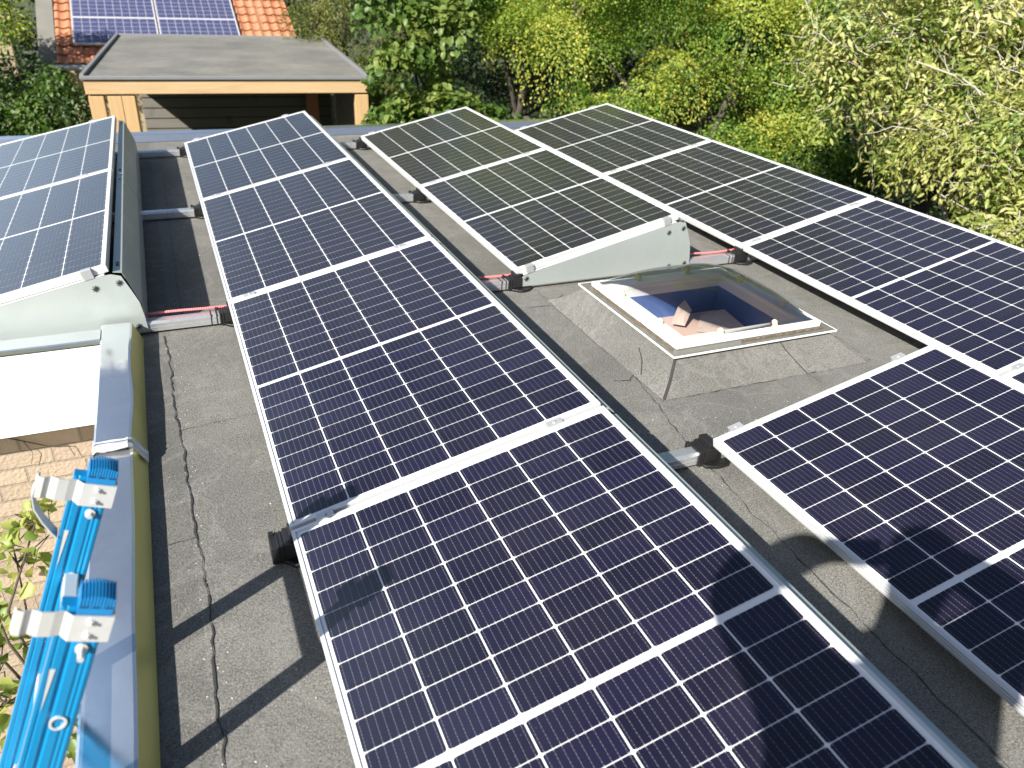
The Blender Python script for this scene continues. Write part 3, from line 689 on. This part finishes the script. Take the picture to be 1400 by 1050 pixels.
# ------------------------------------------------------------------ the photographer (only the shadow falls into the picture)
def photographer():
    nodes = {'pel': ((-.36, -.52, .86), .19), 'waist': ((-.36, -.51, 1.05), .185), 'chest': ((-.34, -.48, 1.28), .195), 'neckb': ((-.30, -.45, 1.47), .085), 'neck': ((-.28, -.42, 1.55), .055),
             'head': ((-.235, -.385, 1.64), .105), 'crown': ((-.24, -.40, 1.73), .092),
             'shl': ((-.55, -.42, 1.42), .10), 'ell': ((-.69, -.21, 1.62), .088), 'wrl': ((-.40, -.135, 1.570), .066), 'pal': ((-.305, -.130, 1.505), .026),
             'shr': ((-.10, -.50, 1.40), .10), 'elr': ((.17, -.38, 1.42), .085), 'wrr': ((.02, -.225, 1.50), .055), 'par': ((-.055, -.165, 1.475), .026),
             'hil': ((-.40, -.50, .82), .105), 'knl': ((-.42, -.47, .40), .068), 'anl': ((-.42, -.52, -.03), .045), 'tol': ((-.41, -.38, -.085), .040),
             'hir': ((-.22, -.52, .82), .105), 'knr': ((-.20, -.50, .40), .068), 'anr': ((-.19, -.56, -.03), .045), 'tor': ((-.17, -.42, -.085), .040)}
    edges = [('pel','waist'),('waist','chest'),('chest','neckb'),('neckb','neck'),('neck','head'),('head','crown'),('chest','shl'),('shl','ell'),('ell','wrl'),('wrl','pal'),
             ('chest','shr'),('shr','elr'),('elr','wrr'),('wrr','par'),('pel','hil'),('hil','knl'),('knl','anl'),('anl','tol'),('pel','hir'),('hir','knr'),('knr','anr'),('anr','tor')]
    for side, p, dirs in (('l', (-.305, -.130, 1.505), 1), ('r', (-.055, -.165, 1.475), -1)):
        for k in range(5):
            a = Vector(p); thumb = k == 4
            b = a + Vector((.030*dirs, -.002+.004*k, .030-.020*k)) if not thumb else a + Vector((.012*dirs, -.022, .022))
            c = b + Vector((.022*dirs, -.004, -.004)); nodes[f'f{side}{k}a'] = (tuple(b), .0095); nodes[f'f{side}{k}b'] = (tuple(c), .008)
            edges += [('pal' if side == 'l' else 'par', f'f{side}{k}a'), (f'f{side}{k}a', f'f{side}{k}b')]
    names = list(nodes); me = bpy.data.meshes.new('person'); me.from_pydata([nodes[n][0] for n in names], [(names.index(a), names.index(b)) for a, b in edges], [])
    ob = bpy.data.objects.new('person', me); COL.objects.link(ob); me.materials.append(M['cloth'])
    sm = ob.modifiers.new('skin', 'SKIN'); sub = ob.modifiers.new('sub', 'SUBSURF'); sub.levels = sub.render_levels = 2
    for i, n in enumerate(names):
        sv = me.skin_vertices[0].data[i]; sv.radius = (nodes[n][1],)*2; sv.use_root = n == 'pel'
    tag(ob, 'person in dark clothes standing on the roof strip, arms raised to hold up a phone', 'person')
    h = MB(); c = Vector((-.242, -.405, 1.695))
    vs = [c + Vector((.095*math.sin(t)*math.cos(p), .105*math.sin(t)*math.sin(p), .105*math.cos(t))) for t in np.linspace(0.05, 1.6, 8) for p in np.linspace(0, 2*math.pi, 17)[:-1]]
    h.add(vs, [(i*16+k, i*16+(k+1) % 16, (i+1)*16+(k+1) % 16, (i+1)*16+k) for i in range(7) for k in range(16)]); h.build('hair', M['hair'], ob, smooth=True)
    ph = MB(); right = Vector((math.cos(R(-23.2)), math.sin(R(-23.2)), 0)); fwd = cam_ob.rotation_euler.to_matrix() @ Vector((0, 0, -1)); up = right.cross(fwd)
    mt = Matrix((( right.x, fwd.x, up.x, 0), (right.y, fwd.y, up.y, 0), (right.z, fwd.z, up.z, 0), (0, 0, 0, 1)))
    mt = Matrix.Translation(Vector(cam_ob.location) - fwd*.03 + right*.0 - up*.02) @ mt
    ph.box(-.085, .085, -.006, .004, -.040, .040, mt)
    tag(ph.build('phone', M['black'], None, bevel=.003), 'black phone held level in both hands of the standing person', 'phone')
photographer()

# ------------------------------------------------------------------ carport
cp = empty('carport', (-.97, 11.75, -3), 'larch carport with grey flat roof and dark boarded back, beyond the roof', 'carport', rot=(0, 0, R(-4.0)))
CZ = 2.90                                             # roof top above ground
CWD, CDP = 3.64, 5.2
def cpart(mbx, name, mat, **k): return mbx.build(name, mat, cp, **k)
m = MB(); m.box(.0, CWD, 0, CDP, CZ-.05, CZ-.02); cpart(m, 'roof_felt', M['felt_carport'])
m = MB(); m.box(-.03, CWD+.03, -.03, .02, CZ-.045, CZ); m.box(-.03, .02, .02, CDP-.03, CZ-.045, CZ+.02); m.box(CWD-.02, CWD+.03, .02, CDP-.03, CZ-.045, CZ+.02); m.box(-.03, CWD+.03, CDP-.03, CDP+.03, CZ-.045, CZ+.02)
cpart(m, 'roof_edge', simple('grey_trim', (.21, .215, .22), .5, .2, .1, 6), bevel=.006)
m = MB(); m.box(0, CWD, .0, .15, CZ-.225, CZ-.055); cpart(m, 'beam', M['larch'], bevel=.006)
m = MB(); m.box(0.0, .15, .155, CDP, CZ-.245, CZ-.055); cpart(m, 'beam', M['larch'], bevel=.006)
m = MB(); m.box(CWD-.15, CWD, .155, CDP, CZ-.245, CZ-.055); cpart(m, 'beam', M['larch'], bevel=.006)
for x0, x1, y0, y1, mat in ((.02, .20, .01, .16, 'larch_post'), (.245, .41, .01, .16, 'larch_post'), (.415, .57, .012, .17, 'larch_post'), (CWD-.19, CWD-.005, .01, .16, 'larch_post'),
                            (CWD-.62, CWD-.42, 2.6, 2.75, 'larch_shaded'), (CWD-.95, CWD-.80, 4.6, 4.75, 'larch_shaded'), (.01, .15, CDP-.2, CDP-.05, 'larch_post'), (CWD-.16, CWD-.01, CDP-.2, CDP-.05, 'larch_shaded')):
    m = MB(); m.box(x0, x1, y0, y1, 0, CZ-.25); cpart(m, 'post', M[mat], bevel=.006)
m = MB(); yb = 3.0
for k in range(17): m.prism([(yb, .02+.165*k), (yb-.030, .022+.165*k), (yb-.012, .02+.165*k+.148), (yb, .02+.165*k+.148)], .40, CWD-.16, 'x')
m.cur = 1; m.box(.40, CWD-.16, yb+.002, yb+.02, 0, CZ-.3)  # black sheet added as the shadow in the gaps between boards
cpart(m, 'back_boards', [M['board'], M['black']])
m = MB()
for k in range(17): m.box(CWD-.10, CWD-.08, .2, yb, .02+.165*k, .02+.165*k+.16)
cpart(m, 'side_boards', M['board'])

# ------------------------------------------------------------------ neighbour's house with red tiles
HY, HZ, HT = 18.9, -.86, R(25)
hs = empty('tiled_house', (0, HY, -3), 'house with a red tiled roof and blue solar panels behind the carport', 'house')
def hpart(mbx, name, mat, **k): return mbx.build(name, mat, hs, **k)
hx0, hx1 = -1.85, 3.1; up_ = 4.2
m = MB(); m.box(hx0+.1, hx1-.1, .35, 7.2, 0, HZ+3-.05); hpart(m, 'wall', M['tan_wall'])
m = MB(); tw = .205; nt = int((hx1-hx0)/tw); rowl = .33; nr = int(up_/rowl)
per = 6
for j in range(nr):
    a0, a1 = j*rowl, (j+1)*rowl+.03
    vs = []
    for a, lift in ((a0, .045), (a0, .028), (a1, .0)):
        for i in range(nt*per+1):
            x = hx0 + i*tw/per; ph_ = (i % per)/per; wv = .022*math.sin(2*math.pi*ph_) if ph_ < .5 else .010*math.sin(2*math.pi*ph_)
            vs.append((x, a*math.cos(HT) - (lift+wv)*math.sin(HT), HZ+3+a*math.sin(HT)+(lift+wv*(.3 if lift == .028 and False else 1))*math.cos(HT)))
    W_ = nt*per+1
    m.add(vs, [(r*W_+i, r*W_+i+1, (r+1)*W_+i+1, (r+1)*W_+i) for r in range(2) for i in range(W_-1)])
hpart(m, 'roof', M['tile'])
m = MB(); m.prism([(0, 0), (.4, HZ+3-.1), (up_*math.cos(HT)+.2, HZ+3+up_*math.sin(HT)+.05), (7.2, HZ+3+up_*math.sin(HT)-1), (7.2, 0)], hx1-.3, hx1-.25, 'x'); hpart(m, 'gable', M['tan_wall'])
m = MB(); m.prism([(.25, 0), (.25, HZ+3.02), (up_*math.cos(HT), HZ+3+up_*math.sin(HT)+.2), (6, HZ+5), (6, 0)], hx0-.34, hx0-.02, 'x'); hpart(m, 'side_wall', M['render_wall'])
m = MB(); m.tube([(hx0-.25, -.06, HZ+2.96), (hx1+.1, -.06, HZ+2.96)], .055, 10); hpart(m, 'gutter', simple('zinc_gutter', (.42, .43, .44), .4, .3))
# its blue panels
def make_blue():
    r = empty('blue_solar_panel', (0, 0, 0), 'x', 'solar panel'); w, h = 1.65, .99; m = MB()
    m.add([(0, 0, .03), (w, 0, .03), (w, h, .03), (0, h, .03)], [(0,1,2,3)]); m.build('cell_sheet', M['poly'], r)
    m = MB(); m.box(0, w, -.012, .014, 0, .036); m.box(0, w, h-.014, h+.002, 0, .036); m.box(-.002, .02, .014, h-.014, 0, .036); m.box(w-.02, w+.002, .014, h-.014, 0, .036)
    m.build('frame', M['alu'], r); return r
pb = make_blue(); k = 0
for j in range(2):
    for i in range(2):
        o = pb if k == 0 else copy_tree(pb); k += 1
        a = .62 + j*1.01
        o.location = (-1.52+i*1.685, HY + a*math.cos(HT) - .07*math.sin(HT), HZ + a*math.sin(HT) + .07*math.cos(HT)); o.rotation_euler = (HT, 0, 0)
        tag(o, ['lower blue panel on the tiled roof, on the grey wall side', 'lower blue panel on the tiled roof, beside the bare tiles', 'upper blue panel on the tiled roof, on the grey wall side', 'upper blue panel on the tiled roof, beside the bare tiles'][j*2+i], 'solar panel', 'blue solar panels on the tiled roof')
m = MB(); m.box(-6.5, -2.9, 21.5, 21.7, -3, 1.2); tag(m.build('garden_wall', M['tan_wall']), 'tan wall far behind the hedge at the picture corner', 'wall')
# dark fence beside the carport
fe = empty('wooden_fence', (2.9, 11.3, -3), 'dark stained board fence between the carport and the leafy shrub', 'fence')
m = MB()
for k in range(12): m.box(-.1+.0, 2.6, 0, .02, .05+.19*k, .05+.19*k+.18)
m.build('boards', M['board'], fe)
for x in (0, 1.2, 2.5):
    m = MB(); m.box(x, x+.09, .022, .11, 0, 2.4); m.build('post', M['board'], fe)

# ------------------------------------------------------------------ foliage
def leaf_mesh(name, mat, parent, P, Nn, T, S, tint, asp=.5, fold=.25, shape='kite'):
    n = len(P); Nn = Nn/np.linalg.norm(Nn, axis=1, keepdims=True); T = T - Nn*(T*Nn).sum(1, keepdims=True); T /= np.linalg.norm(T, axis=1, keepdims=True)+1e-9
    B = np.cross(Nn, T); S = S[:, None]
    if shape == 'kite':
        loc = [(-.5, 0, 0), (-.04, .5, fold), (.5, 0, -.1), (-.04, -.5, fold)]; faces = [(0, 1, 2), (0, 2, 3)]
    else:                                             # a pointed oval leaf, folded along its midrib and curving down
        loc = [(-.5, 0, 0), (-.2, 0, .04), (.16, 0, .0), (.5, 0, -.16), (-.25, .40, fold), (.12, .44, fold*.7), (-.25, -.40, fold), (.12, -.44, fold*.7)]
        faces = [(0, 4, 1), (1, 4, 5), (1, 5, 2), (2, 5, 3), (0, 1, 6), (1, 7, 6), (1, 2, 7), (2, 3, 7)]
    v = np.stack([P + T*S*a + B*S*asp*b + Nn*S*asp*c for a, b, c in loc], 1).reshape(-1, 3); nv, nf = len(loc), len(faces)
    me = bpy.data.meshes.new(name); me.vertices.add(nv*n); me.vertices.foreach_set('co', v.ravel().astype(np.float32))
    idx = (np.arange(n)[:, None]*nv + np.array(faces).ravel()).ravel()
    me.loops.add(3*nf*n); me.loops.foreach_set('vertex_index', idx.astype(np.int32))
    me.polygons.add(nf*n); me.polygons.foreach_set('loop_start', (np.arange(nf*n)*3).astype(np.int32)); me.polygons.foreach_set('loop_total', np.full(nf*n, 3, np.int32))
    at = me.attributes.new('tint', 'FLOAT', 'FACE'); at.data.foreach_set('value', np.repeat(np.clip(tint, 0, 1), nf).astype(np.float32))
    me.materials.append(mat); me.update(calc_edges=True); me.validate()
    if shape != 'kite': me.polygons.foreach_set('use_smooth', [True]*len(me.polygons))
    o = bpy.data.objects.new(name, me); COL.objects.link(o)
    if parent is not None: o.parent = parent; o.matrix_parent_inverse = Matrix.Translation(-Vector(parent.location))
    return o
def foliage(blobs, nspray, nleaf, rs, size, seed, flat=.35, tint=(.2, .8), droop=.15, inner=.5, up=.6, nrnd=.42):
    """sprays of leaves through the outer part of each blob; returns arrays and the spray centres"""
    g = np.random.default_rng(seed); Pn, NN, TT, SS, TI = [], [], [], [], []; cent = []
    vol = np.array([b[3]*b[4]*b[5] for b in blobs])**.67; cnt = np.maximum(3, (nspray*vol/vol.sum()).astype(int))
    for b, c in zip(blobs, cnt):
        d = g.normal(size=(c, 3)); d /= np.linalg.norm(d, axis=1, keepdims=True)
        rr = inner + (1-inner)*g.random(c)**.6
        ctr = np.array(b[:3]) + d*np.array(b[3:6])*rr[:, None]; cent.append(ctr)
        for q, dd in zip(ctr, d):
            nl = max(4, int(nleaf*g.uniform(.6, 1.4))); r = rs*g.uniform(.65, 1.35)
            ax = dd*.7 + np.array([0, 0, up]) + g.normal(size=3)*.35; ax /= np.linalg.norm(ax)
            a = np.cross(ax, [0.3, .2, .9]); a /= np.linalg.norm(a); bb = np.cross(ax, a)
            rad = np.sqrt(g.random(nl))*r; th = g.random(nl)*2*np.pi; h = g.normal(size=nl)*r*flat*.5
            p = q + np.outer(rad*np.cos(th), a) + np.outer(rad*np.sin(th), bb) + np.outer(h, ax) - np.outer((rad/r)**2*r*droop*2, [0, 0, 1])
            out = p - q; out /= np.linalg.norm(out, axis=1, keepdims=True)+1e-6
            nn = ax*.9 + g.normal(size=(nl, 3))*nrnd; tt = out*.8 + g.normal(size=(nl, 3))*.5 - np.array([0, 0, .35])
            ti = g.uniform(*tint) + g.normal(size=nl)*.09
            Pn.append(p); NN.append(nn); TT.append(tt); SS.append(size*g.uniform(.65, 1.35, nl)); TI.append(ti)
    return [np.concatenate(x) for x in (Pn, NN, TT, SS, TI)], np.concatenate(cent)
def tree(name, label, cat, base, blobs, nspray, nleaf, rs, size, seed, mat, group=None, trunk_r=.1, bark='bark', limbs=24, asp=.5, lr=.012, shape='kite', twigs=0, upper=None, mains=(), **k):
    t = empty(name, base, label, cat, group); rg = random.Random(seed)
    arr, cent = foliage(blobs, nspray, nleaf, rs, size, seed, **k)
    if upper:                                         # the rest of the crown, above the picture
        k2 = dict(k); k2['inner'] = .35; a2, _ = foliage(*upper, seed+100, **k2); arr = [np.concatenate(p) for p in zip(arr, a2)]
    leaf_mesh('crown', M[mat], t, *arr, asp=asp, shape=shape)
    m = MB(); b = Vector(base); c0 = Vector(np.mean([x[:3] for x in blobs], axis=0)); c0 = b.lerp(Vector((c0.x, c0.y, c0.z)), .8)
    u = lambda q: rg.uniform(-q, q)
    m.tube([b, b.lerp(c0, .3)+Vector((u(.1), u(.1), 0)), b.lerp(c0, .65), c0], [trunk_r, trunk_r*.85, trunk_r*.7, trunk_r*.45], 8)
    for x in blobs:                                   # one bough to the heart of every leaf mass
        q = Vector(x[:3]); s = b.lerp(c0, rg.uniform(.55, .95)); md = s.lerp(q, .5)+Vector((u(.15), u(.15), rg.uniform(0, .2)))
        m.tube([s, md, q], [lr*3, lr*2.2, lr*1.2], 6, False)
    for i in range(limbs):                            # branches from the heart of a mass to its sprays
        q = Vector(cent[rg.randrange(len(cent))]); x = min(blobs, key=lambda e: (Vector(e[:3])-q).length); s = Vector(x[:3]); md = s.lerp(q, .5)+Vector((u(.12), u(.12), u(.12)))
        m.tube([s, s.lerp(md, .6), md, md.lerp(q, .6)+Vector((0, 0, .03)), q], [lr*1.6, lr*1.3, lr, lr*.7, lr*.35], 5, False)
    for i in range(twigs):                            # tangled thin twigs among the leaves
        q = Vector(cent[rg.randrange(len(cent))]) + Vector((u(.2), u(.2), u(.2))); d = Vector((u(1), u(1), u(.55))).normalized()*rg.uniform(.10, .34)
        e = q+d+Vector((u(.06), u(.06), u(.06))); m.tube([q-d, q-d*.3+Vector((u(.04), u(.04), u(.04))), q+d*.3+Vector((u(.04), u(.04), u(.04))), e], [lr*.7, lr*.55, lr*.4, lr*.2], 4, False)
        if rg.random() < .7: m.tube([q, q+d*.5+Vector((u(.12), u(.12), u(.12)))], [lr*.4, lr*.15], 4, False)
    for pts, r in mains: m.tube([Vector(p) for p in pts], [r*(1-.55*i/(len(pts)-1)) for i in range(len(pts))], 7, False)
    m.build('trunk', M[bark], t, smooth=True).matrix_parent_inverse = Matrix.Translation(-Vector(base))
    return t
# near shrub with pale leaves, over the right roof edge
tree('tall_shrub', 'tall pale leaved shrub with bare whitish twigs, closest to the tree side panels', 'shrub', (7.9, 5.6, -3),
     [(6.7, 6.1, 1.05, 1.0, .7, .50), (7.7, 6.0, 1.35, 1.1, .8, .6), (6.2, 6.1, .60, .65, .5, .42), (7.2, 5.7, .50, .9, .6, .55), (8.3, 5.4, .7, .9, .8, .7), (6.9, 4.7, .15, .6, .6, .55), (7.4, 4.5, .5, .7, .6, .55), (6.7, 5.4, .15, .6, .5, .4),
      (6.6, 4.2, -.42, .5, .5, .45), (7.3, 4.4, -.4, .7, .7, .6), (6.2, 3.6, -.55, .42, .5, .40), (7.0, 3.6, -.2, .6, .5, .5), (6.1, 2.9, -.62, .4, .5, .35)],
     820, 62, .23, .074, 3, 'leaf_pale', trunk_r=.08, bark='twig', limbs=70, twigs=520, asp=.36, lr=.0085, tint=(.05, .80), flat=.7, droop=.3, inner=.25, shape='oval',
     mains=[([(8.2, 5.6, -2), (8.3, 5.5, -.3), (8.0, 5.3, .6), (7.7, 5.3, 1.6)], .045), ([(8.1, 5.2, -1.2), (7.8, 5.1, -.3), (7.4, 5.0, .15), (7.0, 5.05, .48), (6.6, 5.2, .70), (6.2, 5.4, .82)], .016)])
# layered yellow-green tree behind the right hand rows
tree('elm_tree', 'yellow green tree with layered leafy branches behind the tree side row', 'tree', (7.4, 10.2, -3),
     [(5.6, 9.6, -.15, 1.0, .7, .32), (6.6, 9.2, .25, 1.1, .7, .34), (5.2, 10.2, .75, 1.0, .7, .34), (7.3, 9.4, 1.0, 1.3, .8, .38), (6.2, 10.0, 1.40, 1.3, .8, .38), (8.4, 9.2, .35, 1.1, .8, .42), (8.0, 8.9, -.45, 1.0, .7, .36), (6.9, 8.6, -.58, 1.1, .6, .30), (9.0, 10, 1.3, 1.4, 1, .55),
      (8.7, 8.8, 1.0, .9, .7, .42)],
     150, 640, .52, .044, 7, 'leaf_yellow', trunk_r=.13, limbs=40, tint=(.12, .85), flat=.3, droop=.3, inner=.1, up=1.1, nrnd=.32, lr=.014, asp=.6, upper=([(7.4, 10.6, 3.2, 2.2, 1.4, 1.3), (6.6, 11.0, 5.0, 2.0, 1.5, 1.4), (9.2, 10.6, 3.4, 1.6, 1.4, 1.5), (7.8, 10.9, 6.4, 1.6, 1.3, 1.0)], 260, 110, .6, .10), mains=[([(6.75, 9.0, -.9), (6.95, 9.0, -.35), (7.2, 9.1, .2), (7.5, 9.3, .8)], .06)])
tree('low_elm', 'low green bush with small leaves peeping over the far corner of the tree side row', 'bush', (5.9, 8.3, -3),
     [(5.0, 8.6, -.40, .6, .5, .30), (6.2, 7.9, -.80, .7, .5, .35), (7.3, 7.4, -1.0, .8, .5, .4), (5.6, 8.4, -1.2, 1.0, .6, .5), (7.0, 7.2, -1.7, 1.2, .6, .6), (8.0, 7.6, -.75, .7, .5, .3)],
     140, 330, .40, .040, 8, 'leaf_yellow', trunk_r=.06, limbs=20, asp=.6, tint=(.0, .6), flat=.35, inner=.2, up=1.1, lr=.010)
tree('golden_tree', 'green tree with golden tipped branches in the middle, above the skylight row', 'tree', (5.4, 13.4, -3),
     [(4.6, 12.6, 1.0, .9, .7, .3), (5.5, 12.3, .65, 1.0, .7, .3), (6.3, 12.6, 1.15, 1.0, .7, .3), (4.9, 13.0, 1.8, 1.2, .8, .4), (6.8, 12.8, .30, .9, .7, .25), (6.2, 13, 1.9, 1.4, .9, .4), (7.7, 12.5, .9, 1.0, .8, .35)],
     140, 480, .52, .050, 9, 'leaf_yellow', trunk_r=.13, limbs=36, asp=.6, upper=([(5.3, 13.4, 3.6, 2.0, 1.4, 1.3), (5.9, 13.8, 5.6, 1.9, 1.4, 1.4), (4.9, 13.9, 7.0, 1.4, 1.2, 1.0)], 220, 110, .6, .11), tint=(.08, .82), flat=.28, droop=.3, inner=.15, up=1.3, lr=.016)
tree('leafy_shrub', 'mid green shrub with large lobed leaves between carport and middle tree', 'shrub', (3.5, 11.1, -3),
     [(3.0, 10.6, .30, .55, .5, .40), (3.6, 10.8, .80, .55, .5, .35), (2.95, 10.9, 1.0, .5, .5, .3), (3.2, 10.3, -.45, .7, .5, .4), (3.9, 10.4, -.6, .6, .5, .35), (3.5, 10.6, -1.3, 1.0, .6, .5), (4.6, 10.0, -.85, .5, .4, .2)],
     150, 60, .27, .10, 11, 'leaf_green', trunk_r=.05, limbs=30, asp=.8, tint=(.3, 1.0), flat=.35, inner=.2, lr=.010, shape='oval', up=.9)
tree('olive_tree', 'fine leaved olive green tree rising behind the carport roof', 'tree', (3.6, 17.2, -3),
     [(2.9, 16.6, .1, .7, .7, .6), (3.5, 16.4, .7, .8, .7, .6), (3.2, 16.8, 1.3, .8, .7, .5), (3.9, 15.6, -.2, .6, .6, .5), (3.7, 14.9, -.7, .5, .5, .4), (4.3, 15.4, .5, .6, .6, .5), (3.6, 15.6, -1.1, .8, .8, .6)],
     230, 110, .34, .075, 13, 'leaf_olive', upper=([(3.3, 17.0, 2.6, 1.2, 1.0, 1.0), (3.5, 17.4, 4.2, 1.0, .9, 1.1)], 120, 80, .5, .11), trunk_r=.09, limbs=30, asp=.28, tint=(.1, .9), flat=.5, droop=.4, inner=.25)
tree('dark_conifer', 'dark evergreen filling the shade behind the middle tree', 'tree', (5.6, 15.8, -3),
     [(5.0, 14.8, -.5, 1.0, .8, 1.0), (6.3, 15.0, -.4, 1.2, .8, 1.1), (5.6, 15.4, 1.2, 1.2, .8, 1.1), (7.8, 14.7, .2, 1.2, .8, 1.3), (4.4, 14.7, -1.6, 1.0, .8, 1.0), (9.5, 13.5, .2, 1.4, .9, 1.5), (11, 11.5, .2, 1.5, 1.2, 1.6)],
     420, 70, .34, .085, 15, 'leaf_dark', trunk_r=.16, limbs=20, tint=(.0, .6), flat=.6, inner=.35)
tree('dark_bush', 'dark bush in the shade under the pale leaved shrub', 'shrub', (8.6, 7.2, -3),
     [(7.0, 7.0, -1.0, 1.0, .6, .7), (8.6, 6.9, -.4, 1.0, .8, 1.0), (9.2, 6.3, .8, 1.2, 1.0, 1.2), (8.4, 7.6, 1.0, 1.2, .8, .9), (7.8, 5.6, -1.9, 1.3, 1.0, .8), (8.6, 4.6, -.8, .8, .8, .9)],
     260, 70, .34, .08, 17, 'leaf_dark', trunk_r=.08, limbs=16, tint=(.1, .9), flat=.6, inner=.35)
# left hand side
tree('hedge', 'dense dark green hedge with sunlit top behind the wing row of panels', 'hedge', (-2.3, 12.7, -3),
     [(-1.45, 12.5, -.62, .52, .5, .48), (-2.1, 12.7, -.62, .65, .5, .48), (-2.9, 12.7, -.60, .7, .5, .5), (-1.5, 12.4, -1.2, .52, .45, .5), (-2.3, 12.4, -1.2, .8, .45, .6), (-3.2, 12.5, -1.2, .8, .5, .6), (-4.0, 12.7, -.8, .9, .6, .7), (-1.25, 12.9, -.80, .45, .35, .5), (-1.9, 12.5, -2.2, 1.2, .4, .8)],
     260, 90, .21, .060, 19, 'leaf_green', trunk_r=.06, limbs=14, asp=.65, tint=(.0, .75), flat=.6, inner=.5, shape='oval')
tree('yellow_bush', 'yellowish bush beside the grey wall of the tiled house', 'shrub', (-2.8, 18.6, -3),
     [(-2.65, 18.3, .0, .5, .5, .5), (-3.0, 18.6, .5, .6, .5, .5), (-3.6, 18.5, .0, .6, .5, .6), (-2.6, 18.5, .75, .4, .4, .4)],
     130, 60, .26, .07, 21, 'leaf_yellow', trunk_r=.05, limbs=12, tint=(.2, .9), flat=.5, inner=.3)
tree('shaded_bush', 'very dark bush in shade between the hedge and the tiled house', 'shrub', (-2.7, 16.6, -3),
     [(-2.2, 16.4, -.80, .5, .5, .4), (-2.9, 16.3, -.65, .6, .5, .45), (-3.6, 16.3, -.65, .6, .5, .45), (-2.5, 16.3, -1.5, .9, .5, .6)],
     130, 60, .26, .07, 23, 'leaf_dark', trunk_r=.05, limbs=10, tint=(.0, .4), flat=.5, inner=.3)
# climbing plant by the brick wall, seen past the ladder
tree('climbing_plant', 'light green climbing plant with broad leaves in front of the brick wall, by the ladder', 'plant', (-1.15, 3.25, -3),
     [(-.95, 3.22, -.82, .10, .08, .12), (-1.06, 3.2, -1.0, .10, .08, .10), (-1.20, 3.2, -1.18, .10, .08, .12), (-1.22, 3.2, -1.45, .10, .08, .12), (-1.30, 3.22, -1.85, .14, .08, .18), (-.98, 3.22, -1.75, .10, .08, .22), (-1.0, 3.2, -2.2, .15, .08, .22)],
     60, 5, .085, .072, 27, 'leaf_vine', trunk_r=.012, limbs=24, asp=.8, tint=(.15, .9), flat=.6, inner=.2, lr=.003, shape='oval', mains=[([(-1.25, 3.462, -.44), (-1.04, 3.462, -.486), (-.955, 3.462, -.53), (-.87, 3.462, -.575), (-.785, 3.462, -.59), (-.77, 3.462, -.65)], .0035), ([(-.955, 3.462, -.53), (-.93, 3.46, -.60), (-.95, 3.462, -.66)], .002)])
# the far wood that closes the view
g = np.random.default_rng(31)
bl = [(x, 26+3*math.sin(x*1.3), z, 2.2, 1.5, 1.5) for x in np.arange(-14, 34, 2.4) for z in ((-2, .0, 2.2, 4.6, 7.0) if x > 2 else (-2, -.2))] + [(13+2*math.sin(k), 4+2.2*k, z, 1.6, 1.8, 1.6) for k in range(8) for z in (-2, .2, 2.4)]
arr, _ = foliage(bl, 1900, 46, .75, .19, 33, tint=(.0, .7), flat=.6, inner=.3)
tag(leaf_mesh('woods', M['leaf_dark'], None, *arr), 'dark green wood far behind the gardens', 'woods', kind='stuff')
